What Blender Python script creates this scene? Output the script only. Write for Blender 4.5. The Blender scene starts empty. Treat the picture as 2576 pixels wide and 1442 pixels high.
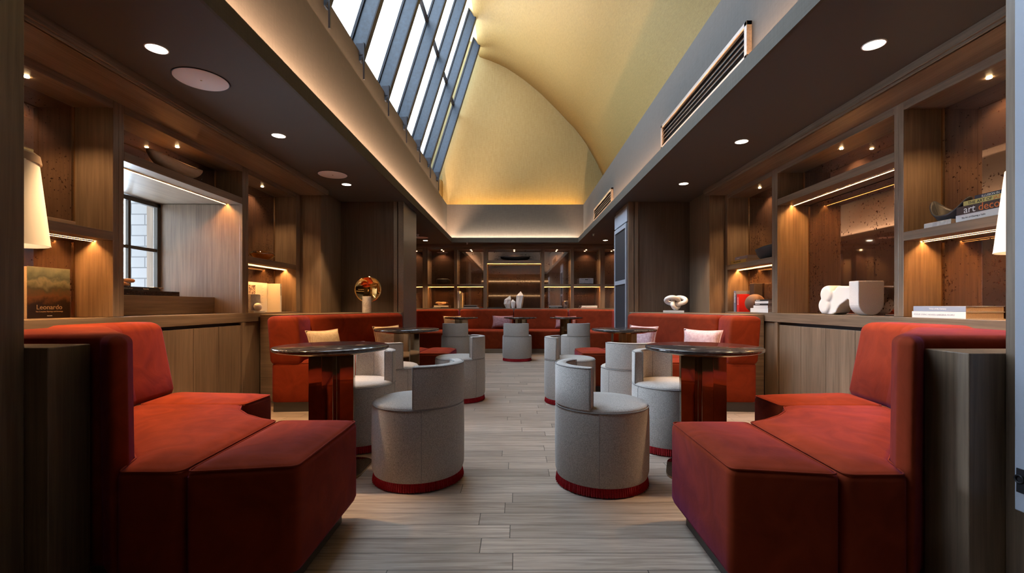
import bpy, bmesh, math, random
from mathutils import Vector, Matrix
random.seed(7)
SC = bpy.context.scene
COL = SC.collection
PI = math.pi
sin, cos, rad = math.sin, math.cos, math.radians

# ------------------------------------------------------------------ materials
def new_mat(name):
    m = bpy.data.materials.new(name); m.use_nodes = True
    nt = m.node_tree; nt.nodes.clear()
    out = nt.nodes.new('ShaderNodeOutputMaterial')
    return m, nt, out

def N(nt, typ, **kw):
    n = nt.nodes.new(typ)
    for k, v in kw.items():
        if k.startswith('i_'):
            n.inputs[k[2:].replace('_', ' ')].default_value = v
        else:
            setattr(n, k, v)
    return n

def L(nt, a, b): nt.links.new(a, b)

def c4(c): return (c[0], c[1], c[2], 1.0)

def pbsdf(nt, out, **kw):
    b = nt.nodes.new('ShaderNodeBsdfPrincipled')
    for k, v in kw.items():
        key = k.replace('_', ' ')
        if key in b.inputs: b.inputs[key].default_value = v
    L(nt, b.outputs[0], out.inputs[0])
    return b

def plain(name, col, rough=0.5, metal=0.0, spec=0.5, noise=0.0, nscale=30.0, bump=0.0, sheen=0.0, sheen_tint=(1, 1, 1), coat=0.0, trans=0.0, ior=1.45):
    m, nt, out = new_mat(name)
    b = pbsdf(nt, out, Base_Color=c4(col), Roughness=rough, Metallic=metal, IOR=ior)
    b.inputs['Specular IOR Level'].default_value = spec
    b.inputs['Sheen Weight'].default_value = sheen
    b.inputs['Sheen Tint'].default_value = c4(sheen_tint)
    b.inputs['Coat Weight'].default_value = coat
    b.inputs['Transmission Weight'].default_value = trans
    if noise or bump:
        tc = N(nt, 'ShaderNodeTexCoord')
        nz = N(nt, 'ShaderNodeTexNoise', i_Scale=nscale, i_Detail=5.0)
        L(nt, tc.outputs['Object'], nz.inputs['Vector'])
        if noise:
            mr = N(nt, 'ShaderNodeMapRange', i_From_Min=0.25, i_From_Max=0.75, i_To_Min=1 - noise, i_To_Max=1 + noise)
            L(nt, nz.outputs['Fac'], mr.inputs['Value'])
            mx = N(nt, 'ShaderNodeVectorMath', operation='SCALE')
            mx.inputs[0].default_value = col
            L(nt, mr.outputs[0], mx.inputs['Scale'])
            L(nt, mx.outputs[0], b.inputs['Base Color'])
        if bump:
            bp = N(nt, 'ShaderNodeBump', i_Strength=bump, i_Distance=0.002)
            L(nt, nz.outputs['Fac'], bp.inputs['Height']); L(nt, bp.outputs[0], b.inputs['Normal'])
    return m

def wood(name, dark, light, axis, rough=0.36, fine=60.0, bump=0.25, spec=0.5):
    """oak with the grain along axis (0 x, 1 y, 2 z)"""
    m, nt, out = new_mat(name)
    b = pbsdf(nt, out, Roughness=rough)
    b.inputs['Specular IOR Level'].default_value = spec
    tc = N(nt, 'ShaderNodeTexCoord'); geo = N(nt, 'ShaderNodeNewGeometry')
    mp = N(nt, 'ShaderNodeMapping')
    s = [fine, fine, fine]; s[axis] = fine * 0.035
    mp.inputs['Scale'].default_value = s
    L(nt, geo.outputs['Position'], mp.inputs['Vector'])
    n1 = N(nt, 'ShaderNodeTexNoise', i_Scale=1.0, i_Detail=6.0, i_Roughness=0.62, i_Distortion=0.3)
    L(nt, mp.outputs[0], n1.inputs['Vector'])
    mp2 = N(nt, 'ShaderNodeMapping'); s2 = [4.0, 4.0, 4.0]; s2[axis] = 0.5
    mp2.inputs['Scale'].default_value = s2
    L(nt, geo.outputs['Position'], mp2.inputs['Vector'])
    n2 = N(nt, 'ShaderNodeTexNoise', i_Scale=1.0, i_Detail=2.0, i_Distortion=1.2)
    L(nt, mp2.outputs[0], n2.inputs['Vector'])
    mul = N(nt, 'ShaderNodeMath', operation='MULTIPLY_ADD'); mul.inputs[1].default_value = 0.6
    L(nt, n1.outputs['Fac'], mul.inputs[0])
    m3 = N(nt, 'ShaderNodeMath', operation='MULTIPLY'); m3.inputs[1].default_value = 0.4
    L(nt, n2.outputs['Fac'], m3.inputs[0]); L(nt, m3.outputs[0], mul.inputs[2])
    cr = N(nt, 'ShaderNodeValToRGB')
    cr.color_ramp.elements[0].position = 0.36; cr.color_ramp.elements[0].color = c4(dark)
    cr.color_ramp.elements[1].position = 0.64; cr.color_ramp.elements[1].color = c4(light)
    L(nt, mul.outputs[0], cr.inputs[0]); L(nt, cr.outputs[0], b.inputs['Base Color'])
    bp = N(nt, 'ShaderNodeBump', i_Strength=bump, i_Distance=0.001)
    L(nt, n1.outputs['Fac'], bp.inputs['Height']); L(nt, bp.outputs[0], b.inputs['Normal'])
    return m

def emit(name, col, strength):
    m, nt, out = new_mat(name)
    e = N(nt, 'ShaderNodeEmission', i_Strength=strength); e.inputs['Color'].default_value = c4(col)
    L(nt, e.outputs[0], out.inputs[0])
    return m

def velvet_mat(name, col, tint):
    m, nt, out = new_mat(name)
    b = pbsdf(nt, out, Roughness=0.8)
    b.inputs['Specular IOR Level'].default_value = 0.05
    b.inputs['Sheen Weight'].default_value = 0.26
    b.inputs['Sheen Roughness'].default_value = 0.38
    b.inputs['Sheen Tint'].default_value = c4(tint)
    geo = N(nt, 'ShaderNodeNewGeometry')
    n1 = N(nt, 'ShaderNodeTexNoise', i_Scale=5.5, i_Detail=4.0, i_Distortion=1.6)
    n2 = N(nt, 'ShaderNodeTexNoise', i_Scale=420.0, i_Detail=2.0)
    L(nt, geo.outputs['Position'], n1.inputs['Vector']); L(nt, geo.outputs['Position'], n2.inputs['Vector'])
    cr = N(nt, 'ShaderNodeValToRGB')
    cr.color_ramp.elements[0].position = 0.3; cr.color_ramp.elements[0].color = c4([x * 0.80 for x in col])
    cr.color_ramp.elements[1].position = 0.72; cr.color_ramp.elements[1].color = c4([x * 1.15 for x in col])
    L(nt, n1.outputs['Fac'], cr.inputs[0]); L(nt, cr.outputs[0], b.inputs['Base Color'])
    add = N(nt, 'ShaderNodeMath', operation='MULTIPLY_ADD'); add.inputs[1].default_value = 0.03
    L(nt, n2.outputs['Fac'], add.inputs[0]); L(nt, n1.outputs['Fac'], add.inputs[2])
    bp = N(nt, 'ShaderNodeBump', i_Strength=0.22, i_Distance=0.012)
    L(nt, add.outputs[0], bp.inputs['Height']); L(nt, bp.outputs[0], b.inputs['Normal'])
    return m

def wool_mat(name, a, bcol, scale=260.0):
    m, nt, out = new_mat(name)
    b = pbsdf(nt, out, Roughness=0.9)
    b.inputs['Specular IOR Level'].default_value = 0.15
    b.inputs['Sheen Weight'].default_value = 0.25
    tc = N(nt, 'ShaderNodeTexCoord')
    n1 = N(nt, 'ShaderNodeTexNoise', i_Scale=scale, i_Detail=3.0)
    L(nt, tc.outputs['Object'], n1.inputs['Vector'])
    cr = N(nt, 'ShaderNodeValToRGB')
    cr.color_ramp.elements[0].position = 0.35; cr.color_ramp.elements[0].color = c4(a)
    cr.color_ramp.elements[1].position = 0.65; cr.color_ramp.elements[1].color = c4(bcol)
    L(nt, n1.outputs['Fac'], cr.inputs[0]); L(nt, cr.outputs[0], b.inputs['Base Color'])
    bp = N(nt, 'ShaderNodeBump', i_Strength=0.3, i_Distance=0.002)
    L(nt, n1.outputs['Fac'], bp.inputs['Height']); L(nt, bp.outputs[0], b.inputs['Normal'])
    return m

def weave_mat(name, a, bcol, scale=160.0):
    m, nt, out = new_mat(name)
    b = pbsdf(nt, out, Roughness=0.9)
    b.inputs['Specular IOR Level'].default_value = 0.1
    tc = N(nt, 'ShaderNodeTexCoord')
    ws = []
    for ax in ('X', 'Z'):
        w = N(nt, 'ShaderNodeTexWave', bands_direction=ax, i_Scale=scale / 6.0, i_Distortion=1.5, i_Detail=2.0)
        L(nt, tc.outputs['Object'], w.inputs['Vector']); ws.append(w)
    mx = N(nt, 'ShaderNodeMath', operation='MULTIPLY')
    L(nt, ws[0].outputs['Fac'], mx.inputs[0]); L(nt, ws[1].outputs['Fac'], mx.inputs[1])
    nz = N(nt, 'ShaderNodeTexNoise', i_Scale=40.0, i_Detail=3.0); L(nt, tc.outputs['Object'], nz.inputs['Vector'])
    ad = N(nt, 'ShaderNodeMath', operation='ADD'); L(nt, mx.outputs[0], ad.inputs[0]); L(nt, nz.outputs['Fac'], ad.inputs[1])
    cr = N(nt, 'ShaderNodeValToRGB')
    cr.color_ramp.elements[0].position = 0.35; cr.color_ramp.elements[0].color = c4(a)
    cr.color_ramp.elements[1].position = 1.1 if False else 0.95; cr.color_ramp.elements[1].color = c4(bcol)
    L(nt, ad.outputs[0], cr.inputs[0]); L(nt, cr.outputs[0], b.inputs['Base Color'])
    bp = N(nt, 'ShaderNodeBump', i_Strength=0.4, i_Distance=0.003)
    L(nt, mx.outputs[0], bp.inputs['Height']); L(nt, bp.outputs[0], b.inputs['Normal'])
    return m

def marble_mat(name, base, vein, rough=0.12, scale=5.0, coat=0.3):
    m, nt, out = new_mat(name)
    b = pbsdf(nt, out, Roughness=rough)
    b.inputs['Coat Weight'].default_value = coat; b.inputs['Coat Roughness'].default_value = 0.05
    tc = N(nt, 'ShaderNodeTexCoord')
    n1 = N(nt, 'ShaderNodeTexNoise', i_Scale=scale, i_Detail=9.0, i_Roughness=0.65, i_Distortion=2.2)
    L(nt, tc.outputs['Object'], n1.inputs['Vector'])
    cr = N(nt, 'ShaderNodeValToRGB'); e = cr.color_ramp.elements
    e[0].position = 0.40; e[0].color = c4(base); e[1].position = 0.56; e[1].color = c4(base)
    k = e.new(0.485); k.color = c4(vein)
    L(nt, n1.outputs['Fac'], cr.inputs[0]); L(nt, cr.outputs[0], b.inputs['Base Color'])
    return m

def mirror_mat(name, tint, speck=(0.035, 0.014, 0.010), dirt=0.13):
    """antique mirror: tinted silvering, foxing spots, a little haze"""
    m, nt, out = new_mat(name)
    geo = N(nt, 'ShaderNodeNewGeometry')
    g = N(nt, 'ShaderNodeBsdfGlossy', i_Roughness=0.03); g.inputs['Color'].default_value = c4(tint)
    d = N(nt, 'ShaderNodeBsdfDiffuse'); d.inputs['Color'].default_value = (0.22, 0.125, 0.098, 1)
    mx = N(nt, 'ShaderNodeMixShader'); mx.inputs[0].default_value = dirt
    L(nt, g.outputs[0], mx.inputs[1]); L(nt, d.outputs[0], mx.inputs[2])
    sp = N(nt, 'ShaderNodeBsdfDiffuse'); sp.inputs['Color'].default_value = c4(speck)
    n1 = N(nt, 'ShaderNodeTexNoise', i_Scale=55.0, i_Detail=3.0, i_Roughness=0.6)
    n2 = N(nt, 'ShaderNodeTexNoise', i_Scale=3.5, i_Detail=2.0)
    L(nt, geo.outputs['Position'], n1.inputs['Vector']); L(nt, geo.outputs['Position'], n2.inputs['Vector'])
    ad = N(nt, 'ShaderNodeMath', operation='MULTIPLY_ADD'); ad.inputs[1].default_value = 0.35
    L(nt, n2.outputs['Fac'], ad.inputs[0]); L(nt, n1.outputs['Fac'], ad.inputs[2])
    mr = N(nt, 'ShaderNodeMapRange', i_From_Min=0.80, i_From_Max=0.86)
    L(nt, ad.outputs[0], mr.inputs['Value'])
    m2 = N(nt, 'ShaderNodeMixShader')
    L(nt, mr.outputs[0], m2.inputs[0]); L(nt, mx.outputs[0], m2.inputs[1]); L(nt, sp.outputs[0], m2.inputs[2])
    L(nt, m2.outputs[0], out.inputs[0])
    return m

def pane_mat(name):
    m, nt, out = new_mat(name)
    t = N(nt, 'ShaderNodeBsdfTransparent'); t.inputs['Color'].default_value = (0.97, 0.985, 1, 1)
    g = N(nt, 'ShaderNodeBsdfGlossy', i_Roughness=0.02)
    mx = N(nt, 'ShaderNodeMixShader'); mx.inputs[0].default_value = 0.05
    L(nt, t.outputs[0], mx.inputs[1]); L(nt, g.outputs[0], mx.inputs[2])
    L(nt, mx.outputs[0], out.inputs[0])
    return m

def floor_mat():
    m, nt, out = new_mat('oak_floor_boards')
    b = pbsdf(nt, out, Roughness=0.42)
    b.inputs['Specular IOR Level'].default_value = 0.4
    geo = N(nt, 'ShaderNodeNewGeometry')
    sx = N(nt, 'ShaderNodeSeparateXYZ'); L(nt, geo.outputs['Position'], sx.inputs[0])
    H, W = 0.117, 0.98
    def math_(op, a, bb=None, c=None):
        n = N(nt, 'ShaderNodeMath', operation=op)
        for i, v in enumerate((a, bb, c)):
            if v is None: continue
            if isinstance(v, (int, float)): n.inputs[i].default_value = v
            else: L(nt, v, n.inputs[i])
        return n.outputs[0]
    yy = math_('DIVIDE', math_('ADD', sx.outputs['Y'], 0.04), H)
    row = math_('FLOOR', yy); fy = math_('FRACT', yy)
    wn = N(nt, 'ShaderNodeTexWhiteNoise', noise_dimensions='1D'); L(nt, row, wn.inputs['W'])
    xx = math_('ADD', math_('DIVIDE', sx.outputs['X'], W), math_('MULTIPLY', wn.outputs['Value'], 7.3))
    colm = math_('FLOOR', xx); fx = math_('FRACT', xx)
    wn2 = N(nt, 'ShaderNodeTexWhiteNoise', noise_dimensions='2D')
    cb = N(nt, 'ShaderNodeCombineXYZ'); L(nt, row, cb.inputs[0]); L(nt, colm, cb.inputs[1]); L(nt, cb.outputs[0], wn2.inputs['Vector'])
    # seams
    ey = math_('MULTIPLY', math_('MINIMUM', fy, math_('SUBTRACT', 1.0, fy)), H)
    ex = math_('MULTIPLY', math_('MINIMUM', fx, math_('SUBTRACT', 1.0, fx)), W)
    edge = math_('MINIMUM', ey, ex)
    seam = N(nt, 'ShaderNodeMapRange', i_From_Min=0.0009, i_From_Max=0.0022); L(nt, edge, seam.inputs['Value'])
    # grain
    cb2 = N(nt, 'ShaderNodeCombineXYZ')
    L(nt, math_('MULTIPLY', sx.outputs['X'], 3.0), cb2.inputs[0]); L(nt, math_('MULTIPLY', sx.outputs['Y'], 60.0), cb2.inputs[1])
    L(nt, math_('MULTIPLY', wn2.outputs['Value'], 50.0), cb2.inputs[2])
    n1 = N(nt, 'ShaderNodeTexNoise', i_Scale=1.0, i_Detail=6.0, i_Roughness=0.6, i_Distortion=0.9); L(nt, cb2.outputs[0], n1.inputs['Vector'])
    cr = N(nt, 'ShaderNodeValToRGB'); e = cr.color_ramp.elements
    e[0].position = 0.3; e[0].color = (0.225, 0.170, 0.130, 1); e[1].position = 0.7; e[1].color = (0.46, 0.37, 0.305, 1)
    L(nt, n1.outputs['Fac'], cr.inputs[0])
    tone = N(nt, 'ShaderNodeMapRange', i_To_Min=0.82, i_To_Max=1.22); L(nt, wn2.outputs['Value'], tone.inputs['Value'])
    tot = math_('MULTIPLY', tone.outputs[0], math_('MULTIPLY_ADD', seam.outputs[0], 0.88, 0.12))
    sc = N(nt, 'ShaderNodeVectorMath', operation='SCALE'); L(nt, cr.outputs[0], sc.inputs[0]); L(nt, tot, sc.inputs['Scale'])
    L(nt, sc.outputs[0], b.inputs['Base Color'])
    hgt = math_('MULTIPLY_ADD', n1.outputs['Fac'], 0.15, seam.outputs[0])
    bp = N(nt, 'ShaderNodeBump', i_Strength=0.5, i_Distance=0.0015); L(nt, hgt, bp.inputs['Height']); L(nt, bp.outputs[0], b.inputs['Normal'])
    return m

def linen_mat(name, a, bcol):
    m, nt, out = new_mat(name)
    b = pbsdf(nt, out, Roughness=0.68)
    b.inputs['Specular IOR Level'].default_value = 0.15
    geo = N(nt, 'ShaderNodeNewGeometry')
    mp = N(nt, 'ShaderNodeMapping'); mp.inputs['Scale'].default_value = (14, 14, 130)
    mp2 = N(nt, 'ShaderNodeMapping'); mp2.inputs['Scale'].default_value = (110, 110, 8)
    ns = []
    for q in (mp, mp2):
        L(nt, geo.outputs['Position'], q.inputs['Vector'])
        n = N(nt, 'ShaderNodeTexNoise', i_Scale=1.0, i_Detail=3.0); L(nt, q.outputs[0], n.inputs['Vector']); ns.append(n)
    ad = N(nt, 'ShaderNodeMath', operation='ADD'); L(nt, ns[0].outputs['Fac'], ad.inputs[0]); L(nt, ns[1].outputs['Fac'], ad.inputs[1])
    cr = N(nt, 'ShaderNodeValToRGB'); e = cr.color_ramp.elements
    e[0].position = 0.35; e[0].color = c4(a); e[1].position = 0.68; e[1].color = c4(bcol)
    hf = N(nt, 'ShaderNodeMath', operation='MULTIPLY'); hf.inputs[1].default_value = 0.5
    L(nt, ad.outputs[0], hf.inputs[0]); L(nt, hf.outputs[0], cr.inputs[0]); L(nt, cr.outputs[0], b.inputs['Base Color'])
    return m

def brickwall_mat():
    m, nt, out = new_mat('white_painted_brick')
    b = pbsdf(nt, out, Roughness=0.8)
    geo = N(nt, 'ShaderNodeNewGeometry')
    mp = N(nt, 'ShaderNodeMapping'); mp.inputs['Rotation'].default_value = (PI / 2, 0, 0)
    L(nt, geo.outputs['Position'], mp.inputs['Vector'])
    br = N(nt, 'ShaderNodeTexBrick', i_Scale=1.0)
    for k, v in (('Color1', (0.24, 0.23, 0.225, 1)), ('Color2', (0.21, 0.205, 0.20, 1)), ('Mortar', (0.11, 0.108, 0.108, 1))): br.inputs[k].default_value = v
    br.inputs['Mortar Size'].default_value = 0.006; br.inputs['Brick Width'].default_value = 0.27; br.inputs['Row Height'].default_value = 0.105
    L(nt, mp.outputs[0], br.inputs['Vector']); L(nt, br.outputs['Color'], b.inputs['Base Color'])
    return m

def cover_mat():
    m, nt, out = new_mat('printed_landscape_cover')
    b = pbsdf(nt, out, Roughness=0.3)
    geo = N(nt, 'ShaderNodeNewGeometry'); sx = N(nt, 'ShaderNodeSeparateXYZ'); L(nt, geo.outputs['Position'], sx.inputs[0])
    nz = N(nt, 'ShaderNodeTexNoise', i_Scale=22.0, i_Detail=5.0); L(nt, geo.outputs['Position'], nz.inputs['Vector'])
    ad = N(nt, 'ShaderNodeMath', operation='MULTIPLY_ADD'); ad.inputs[1].default_value = 0.12
    L(nt, nz.outputs['Fac'], ad.inputs[0]); L(nt, sx.outputs['Z'], ad.inputs[2])
    mr = N(nt, 'ShaderNodeMapRange', i_From_Min=0.98, i_From_Max=1.29); L(nt, ad.outputs[0], mr.inputs['Value'])
    cr = N(nt, 'ShaderNodeValToRGB'); e = cr.color_ramp.elements
    e[0].position = 0.0; e[0].color = (0.012, 0.006, 0.005, 1); e[1].position = 1.0; e[1].color = (0.17, 0.19, 0.16, 1)
    for p, c in ((0.30, (0.02, 0.010, 0.006)), (0.42, (0.13, 0.06, 0.025)), (0.55, (0.05, 0.055, 0.035)), (0.70, (0.20, 0.20, 0.15)), (0.8, (0.06, 0.085, 0.08))):
        k = e.new(p); k.color = c4(c)
    L(nt, mr.outputs[0], cr.inputs[0]); L(nt, cr.outputs[0], b.inputs['Base Color'])
    return m

OAK_D, OAK_L = (0.125, 0.085, 0.056), (0.245, 0.175, 0.120)
WZ = wood('smoked_oak_upright', OAK_D, OAK_L, 2)
WY = wood('smoked_oak_lengthwise', OAK_D, OAK_L, 1)
WX = wood('smoked_oak_crosswise', OAK_D, OAK_L, 0)
WDARK = wood('dark_oak_panel', (0.070, 0.050, 0.037), (0.120, 0.088, 0.066), 2)
VELVET = velvet_mat('rust_velvet', (0.200, 0.0285, 0.0088), (0.24, 0.07, 0.36))
WOOL = wool_mat('grey_wool_felt', (0.30, 0.272, 0.250), (0.54, 0.495, 0.460))
WOOLSEAM = wool_mat('grey_wool_piping', (0.22, 0.21, 0.205), (0.34, 0.33, 0.32))
FRINGE = plain('crimson_fringe', (0.30, 0.006, 0.012), rough=0.75, spec=0.2, noise=0.35, nscale=140, sheen=0.3, sheen_tint=(1, .3, .3))
BLACKFOOT = plain('black_plinth', (0.02, 0.018, 0.018), rough=0.6)
PLINTH = plain('dark_bronze_plinth', (0.06, 0.055, 0.052), rough=0.4, metal=0.3)
CEIL = plain('charcoal_ceiling_paint', (0.084, 0.075, 0.068), rough=0.75, spec=0.25)
FASCIA = linen_mat('taupe_wallcovering', (0.062, 0.052, 0.043), (0.076, 0.065, 0.054))
LIP = linen_mat('taupe_lip_wallcovering', (0.066, 0.056, 0.043), (0.082, 0.071, 0.056))
GOLD = linen_mat('gold_silk_wallcovering', (0.185, 0.118, 0.035), (0.245, 0.163, 0.053))
GOLDEND = linen_mat('pale_gold_silk_wallcovering', (0.255, 0.195, 0.084), (0.325, 0.258, 0.120))
RAFTER = plain('blue_black_painted_timber', (0.014, 0.027, 0.050), rough=0.4, noise=0.3, nscale=25, bump=0.6)
STEEL = plain('black_steel', (0.018, 0.018, 0.022), rough=0.45, metal=0.6)
WINFRAME = plain('bronze_window_frame', (0.055, 0.048, 0.040), rough=0.4, metal=0.5)
PANE = pane_mat('window_pane_glass')
MIRROR = mirror_mat('antique_mirror', (0.60, 0.50, 0.44))
MIRRORD = mirror_mat('smoky_antique_mirror', (0.62, 0.53, 0.48), dirt=0.10)
BRASS = plain('brass_trim', (0.75, 0.52, 0.28), rough=0.25, metal=1.0)
BRONZE = plain('polished_bronze', (0.34, 0.225, 0.13), rough=0.06, metal=1.0)
BRONZEB = plain('brushed_bronze', (0.33, 0.30, 0.27), rough=0.38, metal=0.85, noise=0.1, nscale=60)
GILT = plain('gold_mirror_disc', (0.95, 0.66, 0.27), rough=0.03, metal=1.0)
TABLETOP = marble_mat('dark_marble_top', (0.030, 0.024, 0.024), (0.075, 0.065, 0.065))
WHITEMARBLE = marble_mat('white_marble', (0.72, 0.69, 0.66), (0.55, 0.52, 0.50), rough=0.35, coat=0.0)
WHITE = plain('white_plaster', (0.80, 0.78, 0.76), rough=0.6)
STONE = plain('white_sandstone', (0.74, 0.70, 0.67), rough=0.85, noise=0.08, nscale=150, bump=0.4)
SPEAKER = plain('grey_speaker_mesh', (0.78, 0.75, 0.76), rough=0.7)
LENS = emit('downlight_lens', (1.0, 0.86, 0.66), 14.0)
WARMLENS = emit('warm_spot_lens', (1.0, 0.66, 0.32), 60.0)
LEDWARM = emit('warm_led_strip', (1.0, 0.45, 0.13), 460.0)
CHANNEL = plain('led_channel', (0.40, 0.38, 0.36), rough=0.6, spec=0.2)
LEDCOVE = emit('cove_led_strip', (1.0, 0.66, 0.43), 420.0)
LEDUPPER = emit('upper_cove_led_strip', (1.0, 0.66, 0.43), 170.0)
LEDRIGHT = emit('right_cove_led_strip', (1.0, 0.66, 0.43), 130.0)
LEDWHITE = emit('far_cove_led_strip', (1.0, 0.84, 0.66), 170.0)
LEDGOLD = emit('amber_cove_led_strip', (1.0, 0.50, 0.07), 95.0)
LEDHALL = emit('hall_led_strip', (1.0, 0.68, 0.36), 4.0)
SHADE = plain('ivory_lamp_shade', (0.86, 0.80, 0.70), rough=0.8, spec=0.1)
TANSHADE = plain('tan_shade_lining', (0.36, 0.25, 0.17), rough=0.7)
BLACK = plain('black_card', (0.012, 0.011, 0.012), rough=0.4)
PAGES = plain('book_pages', (0.62, 0.52, 0.44), rough=0.9, noise=0.15, nscale=200)
PEBBLE = plain('dark_terrazzo', (0.016, 0.011, 0.014), rough=0.25, noise=0.9, nscale=120)
AMBER = plain('amber_glass', (1.0, 0.66, 0.24), rough=0.02, trans=1.0, ior=1.5)
CLAY = plain('brown_ribbed_clay', (0.13, 0.075, 0.05), rough=0.65)
DARKCLAY = plain('dark_stoneware', (0.035, 0.026, 0.026), rough=0.5, bump=0.5, nscale=90)
SLATE = plain('graphite_ceramic', (0.045, 0.05, 0.058), rough=0.42, bump=0.8, nscale=70)
PALEWOOD = wood('pale_carved_wood', (0.58, 0.36, 0.20), (0.76, 0.55, 0.35), 1)
TANWOOD = wood('tan_turned_wood', (0.33, 0.15, 0.06), (0.50, 0.26, 0.12), 1)
MARBLED = marble_mat('brown_marbled_ceramic', (0.055, 0.030, 0.025), (0.32, 0.24, 0.20), rough=0.3, scale=9)
SILVERBOX = marble_mat('silver_grey_shagreen', (0.34, 0.33, 0.35), (0.15, 0.14, 0.15), rough=0.4, scale=22, coat=0)
MESHBLACK = plain('black_speaker_cloth', (0.014, 0.017, 0.024), rough=0.6, noise=0.6, nscale=220)
GREYFRAME = plain('grey_lacquer', (0.30, 0.32, 0.37), rough=0.4)
_bk = {}
def BK(name, col, rough=0.45):
    if name not in _bk: _bk[name] = plain('book_' + name, col, rough=rough)
    return _bk[name]

# ------------------------------------------------------------------ mesh builder
class MB:
    def __init__(self): self.bm = bmesh.new()
    def box(self, x0, x1, y0, y1, z0, z1):
        x0, x1 = sorted((x0, x1)); y0, y1 = sorted((y0, y1)); z0, z1 = sorted((z0, z1))
        v = [self.bm.verts.new((x, y, z)) for z in (z0, z1) for x, y in ((x0, y0), (x1, y0), (x1, y1), (x0, y1))]
        for f in ((3, 2, 1, 0), (4, 5, 6, 7), (0, 1, 5, 4), (1, 2, 6, 5), (2, 3, 7, 6), (3, 0, 4, 7)):
            self.bm.faces.new([v[i] for i in f])
        return self
    def prism(self, pts, z0, z1):
        a = [self.bm.verts.new((p[0], p[1], z0)) for p in pts]; b = [self.bm.verts.new((p[0], p[1], z1)) for p in pts]
        n = len(pts)
        self.bm.faces.new(a[::-1]); self.bm.faces.new(b)
        for i in range(n): self.bm.faces.new((a[i], a[(i + 1) % n], b[(i + 1) % n], b[i]))
        return self
    def extr(self, prof, f0, f1, mapping):
        """closed 2-D profile extruded between f0 and f1; mapping(p, q, f) -> xyz"""
        a = [self.bm.verts.new(mapping(p, q, f0)) for p, q in prof]; b = [self.bm.verts.new(mapping(p, q, f1)) for p, q in prof]
        n = len(prof)
        self.bm.faces.new(a[::-1]); self.bm.faces.new(b)
        for i in range(n): self.bm.faces.new((a[i], a[(i + 1) % n], b[(i + 1) % n], b[i]))
        return self
    def sheet(self, rows):
        V = [[self.bm.verts.new(p) for p in r] for r in rows]
        for i in range(len(V) - 1):
            for j in range(len(V[0]) - 1):
                self.bm.faces.new((V[i][j], V[i][j + 1], V[i + 1][j + 1], V[i + 1][j]))
        return self
    def loft(self, rings, cap0=True, cap1=True, closed=False):
        V = [[self.bm.verts.new(p) for p in r] for r in rings]
        n = len(V[0])
        last = len(V) if closed else len(V) - 1
        for i in range(last):
            A, B = V[i], V[(i + 1) % len(V)]
            for j in range(n):
                self.bm.faces.new((A[j], A[(j + 1) % n], B[(j + 1) % n], B[j]))
        if not closed:
            if cap0: self.bm.faces.new(V[0][::-1])
            if cap1: self.bm.faces.new(V[-1])
        return self
    def lathe(self, prof, cx=0, cy=0, seg=48, z=0):
        rings = []
        for r, h in prof:
            rings.append([(cx + r * cos(2 * PI * k / seg), cy + r * sin(2 * PI * k / seg), z + h) for k in range(seg)])
        return self.loft(rings)
    def tube(self, path, r, seg=10, closed=False):
        P = [Vector(p) for p in path]; n = len(P); rings = []
        up = Vector((0, 0, 1)); prev = None
        for i in range(n):
            if closed: t = (P[(i + 1) % n] - P[i - 1]).normalized()
            else: t = (P[min(i + 1, n - 1)] - P[max(i - 1, 0)]).normalized()
            if prev is None:
                a = t.cross(up)
                if a.length < 1e-3: a = t.cross(Vector((1, 0, 0)))
            else: a = prev - t * prev.dot(t)
            a.normalize(); b = t.cross(a); prev = a
            rr = r[i] if isinstance(r, (list, tuple)) else r
            rings.append([tuple(P[i] + a * rr * cos(2 * PI * k / seg) + b * rr * sin(2 * PI * k / seg)) for k in range(seg)])
        return self.loft(rings, closed=closed)
    def sphere(self, c, r, sx=1, sy=1, sz=1, u=24, v=14):
        m = Matrix.Translation(c) @ Matrix.Diagonal((sx, sy, sz, 1))
        bmesh.ops.create_uvsphere(self.bm, u_segments=u, v_segments=v, radius=r, matrix=m)
        return self
    def bevel(self, w, seg=3):
        bmesh.ops.bevel(self.bm, geom=[e for e in self.bm.edges], offset=w, segments=seg, profile=0.5, affect='EDGES', clamp_overlap=True)
        return self
    def build(self, name, mat, parent=None, local=False, bevel=0, smooth=False, seg=2, sub=0, solid=0, remesh=0, kind=None, angle=None):
        bm = self.bm
        bmesh.ops.recalc_face_normals(bm, faces=bm.faces)
        if parent is not None:
            if not local:
                off = Vector((0, 0, 0)); p = parent
                while p: off += p.location; p = p.parent
                bmesh.ops.translate(bm, verts=bm.verts, vec=-off)
            loc = None
        else:
            if local: loc = None
            else:
                xs = [v.co.x for v in bm.verts]; ys = [v.co.y for v in bm.verts]; zs = [v.co.z for v in bm.verts]
                loc = Vector(((min(xs) + max(xs)) / 2, (min(ys) + max(ys)) / 2, min(zs)))
                bmesh.ops.translate(bm, verts=bm.verts, vec=-loc)
        me = bpy.data.meshes.new(name); bm.to_mesh(me); bm.free()
        o = bpy.data.objects.new(name, me); COL.objects.link(o)
        if loc is not None: o.location = loc
        if parent is not None: o.parent = parent
        if mat: me.materials.append(mat)
        if remesh:
            md = o.modifiers.new('fuse', 'REMESH'); md.mode = 'VOXEL'; md.voxel_size = remesh; md.use_smooth_shade = True
            sm = o.modifiers.new('relax', 'SMOOTH'); sm.iterations = 4; sm.factor = 0.6
        if solid:
            md = o.modifiers.new('thick', 'SOLIDIFY'); md.thickness = solid; md.offset = 0
        if bevel:
            md = o.modifiers.new('bevel', 'BEVEL'); md.width = bevel; md.segments = seg; md.limit_method = 'ANGLE'; md.angle_limit = rad(35)
        if sub:
            md = o.modifiers.new('sub', 'SUBSURF'); md.levels = sub; md.render_levels = sub
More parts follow.
